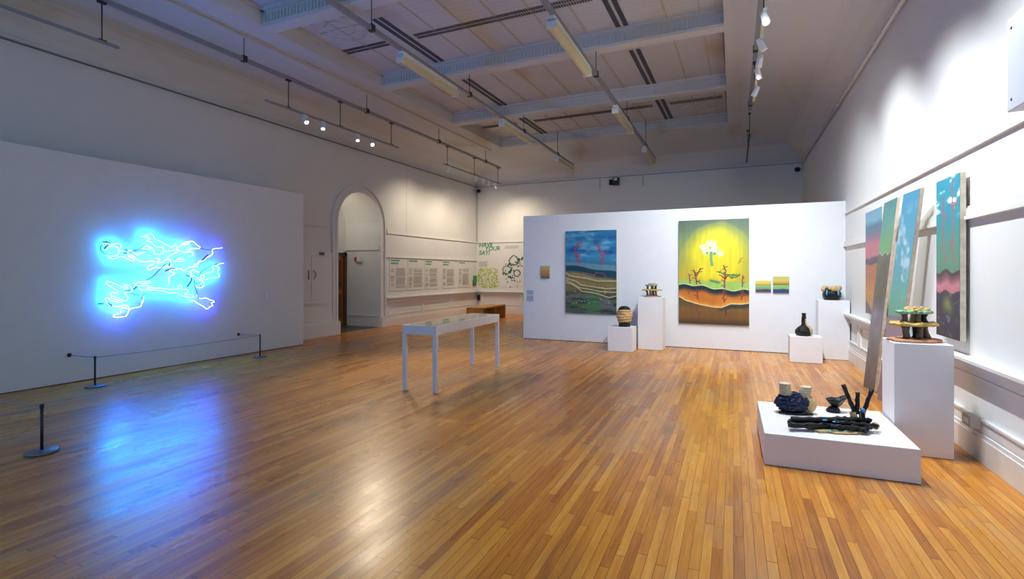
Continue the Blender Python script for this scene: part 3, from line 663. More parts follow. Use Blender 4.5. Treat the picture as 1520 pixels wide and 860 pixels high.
# small cup
o0 = onz(1240, 613, ZT); K = thing('ceramic_bowl', 'small black lopsided footed bowl on the platform', 'bowl', o0+Fv*.03, rzv)
rough_lathe([(0,0),(.055,0),(.062,.012),(.05,.035),(.03,.055)], (0,0,0), .006, 18, MT['blackglaze'], 'foot', K)
t = MB(); n = 32; vs = []
pr = [(.02,.05),(.045,.07),(.07,.10),(.085,.125),(.075,.125),(.05,.10),(.015,.075)]
for r, z in pr:
    for k in range(n):
        a = 2*PI*k/n; e = 1+.42*max(0, math.cos(a))**2+.06*fbm3((math.cos(a),math.sin(a),z*9),2.5,6)
        vs.append((r*e*math.cos(a)+.015, r*.75*math.sin(a), z+(.028*max(0, math.cos(a))**2 if r > .06 else 0)+.005*math.sin(5*a)))
fs = [(i*n+k, i*n+(k+1) % n, (i+1)*n+(k+1) % n, (i+1)*n+k) for i in range(len(pr)-1) for k in range(n)]
fs += [tuple(range(n))[::-1], tuple(range((len(pr)-1)*n, len(pr)*n))]
t.add(vs, fs, True); t.build('bowl', MT['blackglaze'], K)
# logs
o0 = onz(1238, 641, ZT); K = thing('ceramic_sculpture', 'long bundle of black charred ceramic logs with three upright prongs on the platform', 'sculpture', o0+Fv*.02, rzv-.07)
slab((.05,-.02,.010), .235, .085, .018, MT['clay'], 'base_slab', K, 5)
slab((.03,-.035,.021), .13, .055, .010, MT['teal'], 'turquoise_glaze_pool', K, 7)
def log(a, b, r, name='log', m='blackglaze', wob=.008, n=12):
    a, b = Vector(a), Vector(b); pts = [a.lerp(b, k/n)+Vector((0, wob*math.sin(k*1.9+a.x*20), wob*.6*math.cos(k*2.3))) for k in range(n+1)]
    t = MB(); t.tube(pts, [r*(1+.08*math.sin(k*2.7)) for k in range(n+1)], 10, rough=.16); return t.build(name, MT[m], K)
for a, b, r in (((-.365,-.03,.05),(.30,-.02,.05),.024),((-.345,.02,.055),(.31,.03,.06),.026),((-.33,.0,.09),(.24,.01,.095),.022),
                ((-.05,-.05,.055),(.24,-.085,.04),.02),((.0,-.03,.085),(.33,-.05,.06),.018),((.05,.03,.10),(.32,.02,.09),.017),((.12,-.06,.06),(.21,-.10,.03),.016)):
    log(a, b, r)
for a, b, r in (((.21,.05,.03),(.20,.06,.15),.028),((.25,.03,.03),(.265,.05,.155),.024)): log(a, b, r, 'clay_stump', 'clay', .002, 6)
for a, b, r in (((.215,.055,.13),(.12,.06,.375),.017),((.225,.05,.13),(.232,.05,.315),.017),((.265,.045,.12),(.345,.05,.34),.016),((.262,.0,.06),(.258,.04,.18),.013)):
    log(a, b, r, 'prong', 'blackglaze', .003, 8)
t = MB(); t.lathe([(0,-.02),(.016,-.01),(.018,.005),(.01,.018),(0,.02)], (.255,.02,.17), 12); t.build('blue_glaze_drop', MT['skyglaze'], K)
blob((.345,.0,.05), .03, 1, .8, 1, 'clay', 'clay_knot', .01, 5)
for x in (-.08, .0, .012): blob((x,-.035,.098 if x < 0 else .085), .012, 1.8, 1, .6, 'skyglaze', 'blue_glaze_spot', .003, 2)

# ================================================================== PAINTINGS
_rng = np.random.RandomState(5); _T = _rng.rand(64, 64)
def vn(x, y):
    xi = np.floor(x).astype(int); yi = np.floor(y).astype(int); fx = x-xi; fy = y-yi
    fx = fx*fx*(3-2*fx); fy = fy*fy*(3-2*fy)
    g = lambda a, b: _T[a % 64, b % 64]
    return (g(xi,yi)*(1-fx)+g(xi+1,yi)*fx)*(1-fy)+(g(xi,yi+1)*(1-fx)+g(xi+1,yi+1)*fx)*fy
def fbm(x, y, o=4):
    s = 0; a = .5
    for k in range(o): s = s+a*vn(x*2**k+k*17.3, y*2**k+k*9.1); a *= .5
    return s
def mix(a, col, f):
    f = np.clip(f, 0, 1)[..., None]; return a*(1-f)+np.array(col, float)*f
def sst(a, b, x): t = np.clip((x-a)/(b-a), 0, 1); return t*t*(3-2*t)
def dist(u, v, pl, asp):
    d = np.full(u.shape, 9.)
    for (x0, y0), (x1, y1) in zip(pl[:-1], pl[1:]):
        dx, dy = x1-x0, (y1-y0)*asp; L2 = dx*dx+dy*dy+1e-9
        t = np.clip(((u-x0)*dx+(v-y0)*asp*dy)/L2, 0, 1)
        d = np.minimum(d, np.hypot(u-x0-t*dx, (v-y0)*asp-t*dy))
    return d
def branch(c, u, v, pl, asp, col, w, seed):
    rg = np.random.RandomState(seed); pts = []
    for (x0, y0), (x1, y1) in zip(pl[:-1], pl[1:]):
        for k in range(4): pts.append((x0+(x1-x0)*k/4+rg.uniform(-.35,.35)*w, y0+(y1-y0)*k/4+rg.uniform(-.3,.3)*w))
    pts.append(pl[-1]); c = mix(c, col, sst(w, w*.45, dist(u, v, pts, asp)))
    for k in range(1, len(pts)-1, 2):
        x, y = pts[k]; dx = rg.choice([-1,1])*rg.uniform(1.5,5)*w; dy = rg.uniform(.5,3)*w
        c = mix(c, col, sst(w*.7, w*.3, dist(u, v, [(x,y),(x+dx,y+dy/asp)], asp)))
    return c
def grad(v, stops):
    c = np.zeros(v.shape+(3,)); vs = [s[0] for s in stops]
    for k in range(3): c[..., k] = np.interp(v, vs, [s[1][k] for s in stops])
    return c
def artwork(root, bl, br, tr, tl, th, fn, nu, nv, edge_mat, label_canvas='painted_surface', tdir=None):
    bl, br, tr, tl = map(Vector, (bl, br, tr, tl))
    n0 = (br-bl).cross(tr-bl); cam0 = Vector((0,0,CH)); dv = tl-cam0; tl = cam0+dv*((bl-cam0).dot(n0)/dv.dot(n0))   # keep the board flat
    nrm = (br-bl).cross(tl-bl).normalized()
    if nrm.dot(Vector((0,0,CH))-bl) < 0: nrm = -nrm
    t = MB(); back = [p-nrm*th for p in (bl, br, tr, tl)]; ft = [p-nrm*.002 for p in (bl, br, tr, tl)]
    t.hexa(back+ft); t.build('panel_body', edge_mat, root, world=True)
    inv = wmat(root).inverted()
    U, V = np.meshgrid(np.linspace(0,1,nu+1), np.linspace(0,1,nv+1))
    P = (np.array(bl)[None,None]*(1-U[...,None])+np.array(br)*U[...,None])*(1-V[...,None])+(np.array(tl)*(1-U[...,None])+np.array(tr)*U[...,None])*V[...,None]
    R = np.array(inv); P = P.reshape(-1,3) @ R[:3,:3].T + R[:3,3]
    col = np.clip(fn(U, V), 0, 255).reshape(-1,3)/255; col = col*.86+col.mean(1, keepdims=True)*.14; col = np.where(col <= .04045, col/12.92, ((col+.055)/1.055)**2.4)
    me = bpy.data.meshes.new(label_canvas)
    idx = np.arange((nu+1)*(nv+1)).reshape(nv+1, nu+1)
    F_ = np.stack([idx[:-1,:-1], idx[:-1,1:], idx[1:,1:], idx[1:,:-1]], -1).reshape(-1,4)
    me.from_pydata(P.tolist(), [], F_.tolist())
    at = me.color_attributes.new('Col', 'FLOAT_COLOR', 'POINT'); at.data.foreach_set('color', np.concatenate([col, np.ones((len(col),1))],1).astype(np.float32).ravel())
    me.materials.append(MT['art']); o = bpy.data.objects.new(label_canvas, me); C.objects.link(o); o.parent = root
    return o
def art_sky_fields(u, v):
    X = lambda x: (x-57)/433; Y = lambda y: 1-(y-70)/710
    n = fbm(u*3, v*9); n2 = fbm(u*5+9, v*22+3)
    c = grad(v+.05*(n-.5), [(.6,(40,120,160)),(.68,(50,140,190)),(.76,(14,95,165)),(.84,(60,150,195)),(.9,(20,100,160)),(1,(40,130,175))])
    c = mix(c, (10,70,135), sst(.5,.68,n2)*.8*sst(.62,.75,v)); c = mix(c, (120,185,215), sst(.52,.72,fbm(u*2.5+4, v*14))*.7)
    c = mix(c, (16,80,140), sst(.16,.02,np.hypot(u-.62,(v-.87)*2.2))*.8)
    hill = .625-.05*u**1.2; c = mix(c, (96,142,160), sst(hill+.006,hill-.006,v))
    h2 = .575-.03*u-.05*u*u+.012*np.sin(u*8); c = mix(c, (14,62,84), sst(h2+.008,h2-.008,v))
    h3 = h2-.04-.03*u; f = grad(v+.04*(n-.5), [(0,(70,90,70)),(.15,(80,100,60)),(.25,(96,104,60)),(.35,(140,120,60)),(.45,(150,130,80)),(.55,(120,120,70))])
    c = np.where((v < h3)[...,None], c+(f-c)*sst(h3,h3-.05,v)[...,None], c)
    low = sst(.30,.2,v); st = fbm(u*4+2, v*34+8)
    c = mix(c, (110,100,125), low*sst(.5,.64,st)*.9); c = mix(c, (40,52,46), low*sst(.5,.62,fbm(u*5+31,v*40))*.9); c = mix(c, (60,140,70), sst(.28,.05,np.hypot(u-.55,(v-.12)*1.3))*.6)
    c = mix(c, (176,176,160), sst(.14,.0,v)*sst(.6,.75,fbm(u*3+50,v*50))*.9)
    for k in range(26):
        a, b = _rng.rand()*.9+.05, _rng.rand()*.2+.12; c = mix(c, ((200,200,90),(190,170,190))[k % 2], (np.hypot(u-a,(v-b)*1.6) < .012)*.8)
    for pl in ([(60,430),(90,455),(150,465),(250,480),(330,500),(490,500)],[(60,480),(140,500),(190,535),(300,550),(400,565),(490,560)],[(60,495),(130,530),(180,560),(260,570),(360,590),(490,595)],[(60,515),(110,530),(160,560),(200,590),(300,600),(370,620),(430,640),(490,625)]):
        p = [(X(x), Y(y)) for x, y in pl]; d = dist(u, v, p, 1.6); c = mix(c, (214,196,140), sst(.012,.004,d)); yy = np.interp(u[0], [q[0] for q in p], [q[1] for q in p])[None]; c = mix(c, (70,62,40), sst(.0,-.03,v-yy)*sst(-.05,-.01,v-yy)*.5)
    for pl in ([(200,160),(175,190),(135,220),(150,265),(155,290),(165,330),(180,355)],[(165,175),(150,200),(140,215)],[(182,265),(160,300)],[(128,288),(158,294)],[(188,320),(170,345)],[(335,205),(350,240),(365,275),(380,285),(378,320),(365,365)],[(397,268),(380,288)],[(348,312),(378,322)],[(325,198),(345,215)]):
        c = branch(c, u, v, [(X(x), Y(y)) for x, y in pl], 1.6, (178,58,84), .012, int(pl[0][0]))
    for pl in ([(200,430),(260,440),(310,450),(320,430),(380,435),(410,470)],[(300,450),(310,480)]):
        c = mix(c, (180,84,80), sst(.012,.004,dist(u, v, [(X(x), Y(y)) for x, y in pl], 1.6))*.8)
    return c*(1+.12*(fbm(u*30,v*12)-.5))[...,None]
def art_yellow(u, v):
    X = lambda x: (x-33)/474; Y = lambda y: 1-(y-75)/708
    n = fbm(u*3, v*5); c = grad(v, [(.4,(200,180,40)),(.5,(196,176,40)),(.7,(150,160,70)),(.85,(112,136,88)),(1,(84,104,84))])+0
    r = np.hypot((u-.55)/.50, (v-.66)/.33)+.25*(n-.5); c = mix(c, (236,218,16), sst(1.08,.55,r))
    c = mix(c, (226,208,90), sst(.08,.0,np.abs(r-.92))*.12*sst(.6,.8,v)); c = mix(c, (76,88,88), sst(.75,1.05,np.hypot(u-.5,v-.35)+.1*n)*.6)
    c = mix(c, (196,160,40), sst(.55,.7,fbm(u*6+7, v*3))*.6*sst(.75,.5,v)); c = mix(c, (130,160,60), sst(.58,.7,fbm(u*4+17, v*14))*.5*sst(.62,.45,v))
    for (a, b, rr, cc) in ((255,240,38,(230,236,190)),(215,285,30,(214,228,180)),(300,290,34,(190,214,160)),(262,275,40,(226,234,190)),(200,260,20,(236,238,200)),(285,240,24,(240,240,205)),(320,300,16,(220,226,170))):
        c = mix(c, cc, sst(rr/474., rr/474.*.55, np.hypot(u-X(a),(v-Y(b))*1.5)+.09*(fbm(u*22,v*26)-.47))*.9)
    for (a, b, rr) in ((230,300,12),(280,305,14),(250,265,9),(255,300,12)): c = mix(c, (70,150,130), sst(rr/474.,rr/474.*.3,np.hypot(u-X(a),(v-Y(b))*1.5))*.8)
    c = mix(c, (90,160,130), sst(.03,.008,dist(u,v,[(X(258),Y(300)),(X(256),Y(345)),(X(262),Y(380))],1.5))*.8)
    g = Y(487)+.01*np.sin(u*9)-.02*u; c = mix(c, (158,200,84), sst(g+.01,g-.008,v)); c = mix(c, (60,140,96), sst(.03,.0,dist(u,v,[(X(255),Y(488)),(X(310),Y(500))],1.5)))
    d = Y(520)-.05*u+.008*np.sin(u*22)+.01*np.sin(u*7); c = mix(c, (22,34,46), sst(d+.004,d-.004,v)); c = mix(c, (226,226,170), sst(.006,.002,np.abs(v-d-.006))*.7)
    o = d-.045; c = mix(c, (206,112,22), sst(o+.03,o-.03,v)); c = mix(c, (224,140,40), sst(.5,.7,n)*sst(o,o-.03,v)*.7)
    w = np.interp(u, [0,.1,.3,.5,.62,.75,.9,1], [Y(595),Y(622),Y(648),Y(664),Y(665),Y(640),Y(640),Y(632)])
    lo = grad(v, [(0,(66,54,28)),(.06,(120,80,30)),(.14,(130,90,34)),(.2,(96,78,40)),(.26,(90,84,44))]); m = sst(w+.004,w-.004,v)[...,None]; c = c*(1-m)+lo*m
    c = mix(c, (40,60,56), sst(w-.005,w-.02,v)*sst(w-.06,w-.02,v)*sst(.5,.7,u)); c = mix(c, (250,214,150), sst(.010,.003,np.abs(v-w))); c = mix(c, (240,160,50), sst(.05,.0,v-w)*(v > w)*.7)
    for pl, cc in (([(185,405),(165,440),(152,462),(158,512)],(146,40,52)),([(138,418),(150,440),(152,462)],(146,40,52)),([(158,488),(186,508)],(146,40,52)),([(340,388),(356,420),(348,480),(345,535)],(146,40,52)),([(328,452),(348,480)],(146,40,52)),([(365,455),(350,478)],(146,40,52)),([(105,442),(112,505)],(160,60,60)),([(465,455),(463,525)],(160,50,50)),([(158,548),(165,615)],(150,50,40)),([(342,555),(340,600),(345,632)],(150,50,40)),([(468,548),(455,610)],(140,60,40)),([(108,548),(102,580)],(150,70,40)),([(352,675),(356,720)],(110,30,40)),([(150,655),(165,700),(180,720)],(120,60,40)),([(300,425),(345,445),(400,450),(435,455)],(70,120,60)),([(365,448),(395,470),(430,462)],(80,120,50)),([(455,338),(440,370)],(190,140,30))):
        c = branch(c, u, v, [(X(x), Y(y)) for x, y in pl], 1.5, cc, .011, int(pl[0][0]))
    return c*(1+.14*(fbm(u*40,v*6)-.5))[...,None]
def art_small_a(u, v):
    c = grad(v+.1*(fbm(u*12,v*3)-.5), [(0,(90,96,84)),(.15,(120,130,60)),(.35,(190,130,60)),(.55,(214,140,60)),(.75,(200,176,70)),(1,(196,190,110))]); return mix(c,(214,120,96),sst(.3,.1,np.hypot(u-.5,v-.42))*.6)
def art_small_b(u, v):
    c = grad(v, [(0,(150,130,150)),(.14,(84,64,96)),(.2,(90,150,100)),(.5,(140,190,120)),(.6,(120,160,90)),(.64,(236,166,30)),(.78,(250,196,60)),(1,(226,214,110))]); return mix(c,(60,50,90),sst(.22,.16,v+.04*np.sin(u*7))*.8)
def art_small_c(u, v):
    c = grad(v, [(0,(60,60,110)),(.2,(40,60,110)),(.24,(120,190,100)),(.48,(140,190,96)),(.5,(150,84,40)),(.6,(200,150,60)),(.75,(214,196,70)),(1,(196,190,90))]); return mix(c,(46,60,116),sst(.24,.18,v+.04*np.sin(u*6+1))*.9)
def pan_rust(u, v):
    n = fbm(u*3,v*10); c = grad(v+.06*(n-.5), [(0,(190,150,60)),(.2,(206,140,60)),(.35,(190,104,50)),(.48,(176,96,50)),(.50,(60,50,70)),(.53,(80,60,80)),(.55,(196,100,116)),(.68,(190,96,120)),(.76,(96,100,130)),(.84,(52,104,140)),(.9,(96,160,190)),(1,(84,150,184))])
    c = mix(c,(40,80,110),sst(.55,.7,fbm(u*20,v*2))*sst(.66,.75,v)*sst(.92,.84,v)); c = mix(c,(96,90,96),sst(.03,-.03,v-.14+.25*u)); c = mix(c,(220,150,60),sst(.55,.7,fbm(u*4,v*24))*sst(.48,.4,v)*.6); return c
def pan_grey(u, v):
    n = fbm(u*3,v*12); c = grad(v, [(0,(96,90,92)),(.1,(112,108,108)),(.3,(134,130,134)),(.42,(140,134,150)),(.5,(120,116,108)),(.68,(112,108,98)),(1,(112,108,98))])*(1+.35*(n-.5))[...,None]
    h = .735+.008*np.sin(u*14); t = grad(v+.05*(n-.5), [(.7,(122,176,110)),(.8,(104,160,120)),(.9,(84,146,136)),(1,(70,128,130))]); m = sst(h-.003,h+.003,v)[...,None]; c = c*(1-m)+t*m; return mix(c,(170,180,180),sst(.007,.0,np.abs(v-h))*.8)
def pan_sky(u, v):
    n = fbm(u*4,v*14); c = grad(v, [(0,(150,130,140)),(.42,(160,142,154)),(.435,(140,132,146)),(.445,(112,186,158)),(.55,(110,186,170)),(.68,(96,168,192)),(1,(70,146,180))])
    c = mix(c,(200,220,228),sst(.52,.7,fbm(u*3+v*5,v*16))*.75*sst(.5,.6,v)*sst(.98,.8,v)); X = [(.38,.46),(.38,.54),(.5,.565),(.62,.54),(.62,.46)]
    return mix(c,(150,160,120),sst(.03,.01,dist(u,v,X,6))*.8)
def pan_night(u, v):
    n = fbm(u*4,v*14); v = v+.012*np.sin(u*11)*sst(.5,.4,v); c = grad(v+.03*(n-.5), [(0,(36,34,52)),(.1,(44,44,66)),(.265,(46,46,72)),(.285,(60,50,70)),(.29,(190,106,120)),(.33,(200,120,134)),(.38,(100,60,76)),(.405,(48,38,52)),(.412,(84,136,112)),(.5,(76,140,120)),(.62,(56,140,130)),(.75,(24,140,160)),(1,(40,150,176))])
    c = mix(c,(130,136,50),sst(.09,.0,np.hypot((u-.5)*.25,v-.2))*.9); c = mix(c,(110,116,150),sst(.6,.72,fbm(u*9,v*40))*.8*sst(.33,.28,v)); c = mix(c,(236,240,240),sst(.53,.66,fbm(u*3+3,v*20+2))*sst(.72,.82,v)*.95)
    for pl in ([(.32,.88),(.34,.6),(.38,.45)],[(.70,.97),(.72,.7),(.76,.47)],[(.3,.78),(.45,.74)],[(.74,.6),(.55,.56)],[(.72,.8),(.9,.84)]): c = branch(c, u, v, pl, 3.9, (176,80,94), .028, int(pl[0][0]*100))
    return c
def flat(label, a, b, x0, x1, z0, z1, fn, nu, nv, th=.04, y=11.5, edge='canvas'):
    K = thing('painting', label, 'painting', ((x0+x1)/2, y-.005, z0))
    yy = y-.006-th; artwork(K, (x0,yy,z0), (x1,yy,z0), (x1,yy,z1), (x0,yy,z1), th, fn, nu, nv, MT[edge]); return K
flat('large painting of blue sky over terraced green fields with two red branches', 0, 0, -3.81, -2.63, .655, 2.54, art_sky_fields, 170, 270)
flat('largest painting, glowing yellow sky with white cloud above orange ground', 0, 0, -1.303, .048, .52, 2.68, art_yellow, 190, 300)
flat('tiny square ochre and orange painting left of the blue landscape', 0, 0, -4.43, -4.21, 1.455, 1.745, art_small_a, 24, 32, .03)
flat('small wide painting with orange, green and purple bands right of the yellow painting', 0, 0, .164, .441, 1.208, 1.43, art_small_b, 40, 30, .03)
flat('small squarish painting with olive sky, green and navy bands, nearer the tall plinth', 0, 0, .477, .755, 1.19, 1.51, art_small_c, 40, 40, .03)
for z0, z1, l in ((1.06,1.165,'upper pale blue caption card at the left end of the picture partition'), (.90,1.04,'lower pale blue caption card at the left end of the picture partition')):
    K = thing('caption_card', l, 'label', (-4.715, 11.5, z0))
    t = MB(); t.box((-4.80,11.494,z0),(-4.63,11.4995,z1)); t.build('card', MT['ptext'], K, world=True)
    t = MB()
    for q in range(4): t.box((-4.79,11.493,z1-.022-q*.022),(-4.66+.02*(q % 2),11.494,z1-.016-q*.022))
    t.build('print', MT['grey'], K, world=True)
def rpanel(label, y_far, y_near, z0, z1, fn, off=.075):
    K = thing('painted_panel', label, 'painting', rp((y_far+y_near)/2, z0, .06))
    artwork(K, rp(y_far,z0,off), rp(y_near,z0,off), rp(y_near,z1,off), rp(y_far,z1,off), .045, fn, 60, 220, MT['edge']); return K
rpanel('farthest painted panel on the right wall, blue over pink and rust bands', 9.56, 8.60, .97, 2.505, pan_rust)
rpanel('nearest hung panel on the right wall, teal clouded sky above a dark base', 6.52, 5.93, .975, 2.50, pan_night)
K = thing('painted_panel', 'leaning plank painting, green top above a long grey lower part reaching the floor', 'painting', (1.53, 8.5, 0))
artwork(K, onz(1281.5,573,.004), onz(1297.5,582,.004), onx(1332,293,1.67), onx(1312.5,302,1.655), .035, pan_grey, 50, 300, MT['edge'])
K = thing('painted_panel', 'leaning plank painting of pale blue sky with mauve base, behind the tiered pagoda', 'painting', (1.5, 7.6, 0))
artwork(K, onz(1302,592,.004), onz(1325,603,.004), onx(1366,279.5,1.665), onx(1341,289,1.65), .04, pan_sky, 60, 300, MT['edge'])

# ================================================================== INFORMATION PANELS, LETTERING, STICKERS
for (xa, ya, xb, yb, heads, l) in ((578,383,604,432,2,'first information panel from the arch with a two-line green heading'),(605,384.5,629,430.5,1,'second information panel from the arch with a one-line green heading'),
        (629.8,386,650.5,428,2,'third and middle information panel of the row of five'),(656,387,675,426,2,'fourth information panel from the arch, standing apart from the third'),(680,389,697,425,1,'farthest information panel, next to the room corner')):
    a, b = onx(xa, ya, XL), onx(xb, yb, XL); y0, y1 = a.y, b.y-.03; z1, z0 = 2.005, 1.03
    K = thing('information_panel', l, 'information panel', (XL, (y0+y1)/2, z0))
    t = MB(); t.box((XL+.001,y0,z0),(XL+.012,y1,z1)); t.build('board', MT['paper'], K, world=True)
    t = MB(); w_ = y1-y0
    for q in range(heads):
        k = y0+.06; zz = z1-.085-q*.085
        while k < y0+w_*(.55-.08*q): 
            ww = random.uniform(.02,.045); t.box((XL+.012,k,zz),(XL+.014,k+ww,zz+.05)); k += ww+.012
    t.build('heading', MT['green'], K, world=True, label='green heading')
    t = MB(); zz = z1-.30
    while zz > z0+.08:
        if random.random() > .12: t.box((XL+.012,y0+w_*.36,zz),(XL+.0135,y0+w_*random.uniform(.86,.95),zz+.011))
        if random.random() > .35 : t.box((XL+.012,y0+.05,zz),(XL+.0135,y0+w_*random.uniform(.22,.30),zz+.011))
        zz -= .021
    t.build('body_text', MT['grey'], K, world=True, label='grey small print')
def text_mesh(txt, size, m, name, parent, loc, shear=0, space=1.0, bold=.006):
    cu = bpy.data.curves.new(name, 'FONT'); cu.body = txt; cu.size = size; cu.extrude = .002; cu.shear = shear; cu.space_character = space; cu.offset = bold; cu.resolution_u = 3
    tmp = bpy.data.objects.new('tmp', cu); C.objects.link(tmp); bpy.context.view_layer.update()
    me = bpy.data.meshes.new_from_object(tmp.evaluated_get(bpy.context.evaluated_depsgraph_get())); bpy.data.objects.remove(tmp); bpy.data.curves.remove(cu)
    me.name = name; me.transform(Matrix.Translation(loc) @ Matrix.Rotation(PI/2, 4, 'X')); me.materials.clear(); me.materials.append(m)
    o = bpy.data.objects.new(name, me); C.objects.link(o); o.parent = parent; return o
YT = YB-.003
K = thing('wall_lettering', 'green slogan HAVE YOUR SAY! on the back wall beside the corner', 'lettering', (-9.3, YT, 2.2))
for txt, x, z, s in (('HAVE', -9.60, 2.58, .19), ('YOUR', -9.33, 2.44, .19), ('SAY!', -9.60, 2.27, .19)):
    text_mesh(txt, s*1.25, MT['green'], 'word', K, (x+9.3, 0, z-2.2), shear=.15, bold=.004)
def para(label, xs, z1, lines, wd, step=.055):
    t = MB()
    for q in range(lines): t.box((xs,YT-.002,z1-q*step-.018),(xs+wd*(1-.12*(q % 2)),YT+.003,z1-q*step))
    t.build('wall_text', MT['grey'], None, label=label, cat='text')
para('three grey lines of small text under the green slogan', -9.60, 2.0, 4, .40); para('two grey lines of text above the ring of dark green dots', -8.47, 2.59, 2, .62)
def disc_proto(name, r, m, label, cat, group):
    t = MB(); t.lathe([(0,0),(r,0),(r,.002),(0,.002)], n=12, m=Matrix.Rotation(PI/2,4,'X')); return t.build(name, m, None, label=label, cat=cat, group=group)
random.seed(21)
def cr5(x, y): return ony(700+x/9.55, 350+y/9.55, YT)
lime = []
while len(lime) < 105:
    x, y = random.uniform(95,375), random.uniform(462,735)
    if (x > 330 and y < 480) or (x < 130 and y > 690) : continue
    if all((x-a)**2+(y-b)**2 > 17**2 for a, b in lime): lime.append((x, y))
lime += [(650,655),(685,650),(650,722)]
pr0 = None
for k, (x, y) in enumerate(lime):
    v0 = cr5(x, y); near = k >= 105
    lb = 'round lime sticker among the few below the dark green dots' if near else 'round lime-green sticker in the dense cluster under the slogan'
    gp = 'lime stickers below the green dots' if near else 'lime stickers under the slogan'
    if pr0 is None: pr0 = disc_proto('round_sticker', .031, MT['lime'], lb, 'sticker', gp); pr0.location = v0
    else:
        o = pr0.copy(); C.objects.link(o); o.location = v0; o['label'] = lb; o['group'] = gp
dots = []
for cx, cy, r, n in ((600,350,64,22),(645,530,46,15),(500,490,58,17),(722,375,48,11)):
    for k in range(n):
        a = 2*PI*k/n; rr = r+random.uniform(-9,9); dots.append((cx+rr*math.cos(a), cy+rr*math.sin(a)))
for cx, cy, s, n in ((650,370,18,10),(545,410,22,12),(565,470,20,10),(530,560,28,14),(560,605,20,8),(470,530,22,8),(720,320,14,6)):
    for k in range(n): dots.append((random.gauss(cx, s), random.gauss(cy, s)))
dots += [(490,615),(507,657),(612,645),(548,728),(665,435),(577,635)]
pr1 = None
for x, y in dots:
    if x > 740 : continue
    v0 = cr5(x, y)-Vector((0,.001,0)); lb = 'small dark green dot in the loops on the back wall beside the partition edge'; gp = 'dark green dots on the back wall'
    if pr1 is None: pr1 = disc_proto('round_sticker', .025, MT['dgreen'], lb, 'sticker', gp); pr1.location = v0
    else:
        o = pr1.copy(); C.objects.link(o); o.location = v0
# small fittings
v0 = onx(704, 417, XL+.02)
K = thing('leaflet_holder', 'small green and brown leaflet holder on the left wall by the corner', 'leaflet holder', v0)
t = MB(); t.box((XL+.001,v0.y-.10,v0.z-.2),(XL+.03,v0.y+.14,v0.z+.02)); t.build('pocket', MT['brown'], K, world=True)
t = MB(); t.box((XL+.005,v0.y-.06,v0.z-.1),(XL+.05,v0.y+.16,v0.z+.2)); t.build('leaflet', MT['green'], K, world=True)
def smallbox(name, label, cat, a, b, m='black', extra=None):
    K = thing(name, label, cat, ((a[0]+b[0])/2, (a[1]+b[1])/2, a[2])); t = MB(); t.box(a, b); t.build('body', MT[m], K, world=True, bevel=.006)
    if extra: extra(K)
    return K
v0 = ony(712, 440, YB); smallbox('wall_phone', 'small black device under the dado shelf in the left back corner', 'wall device', (v0.x-.05,YB-.12,v0.z-.16),(v0.x+.05,YB-.036,v0.z+.06))
def camx(label, c, d):
    K = thing('security_camera', label, 'camera', c); t = MB(); t.lathe([(0,-.07),(.06,-.06),(.085,-.01),(.08,.03),(.05,.06),(0,.07)], n=20); t.build('dome', MT['black'], K)
    t = MB(); t.tube([(0,0,.05),(d[0],d[1],.06)], .02, 8); t.build('bracket', MT['white'], K)
camx('black dome camera high in the left back corner', (XL+.16, YB-.14, 4.77), (-.16,.0)); camx('black dome camera high in the right back corner', (RW(18,.16), YB-.14, 4.72), (.17,.0))
smallbox('wall_speaker', 'smaller black unit high on the back wall, left of the grey box', 'sensor', (-4.39,YB-.12,4.66),(-4.27,YB,4.84))
def ex(K):
    t = MB(); t.box((-4.20,YB-.215,4.78),(-4.09,YB-.20,4.86)); t.build('screen', MT['white'], K, world=True)
smallbox('wall_unit', 'dark grey box with a pale square high on the back wall', 'wall unit', (-4.24,YB-.20,4.63),(-4.04,YB,4.88), 'dark', ex)
for x, l in ((-4.76,'thin vertical conduit high on the back wall, left of the black units'), (-3.25,'thin vertical conduit high on the back wall, right of the black units')):
    t = MB(); t.box((x,YB-.04,4.55),(x+.03,YB,4.92)); t.build('wall_conduit', MT['line'], None, label=l, cat='conduit')
t = MB(); t.box((XL+.02,YB-.03,2.79),(XL+.05,YB-.0,4.70)); t.build('corner_pipe', MT['line'], None, label='thin pipe running up the left back corner below the camera', cat='pipe')
t = MB(); t.box((XL,13.45,2.79),(XL+.004,13.46,4.93)); t.build('wall_joint', MT['line'], None, kind='structure')
t = MB(); t.tube([rp(YF,4.90,.06), rp(8,4.90,.06), rp(17.9,4.90,.06)], .022, 8)
for y in (6,9,12,15): t.tube([rp(y-.02,4.90,.06), rp(y+.02,4.90,.06)], .034, 10)
t.build('wall_pipe', MT['white'], None, label='long white pipe running along the top of the right wall', cat='pipe')
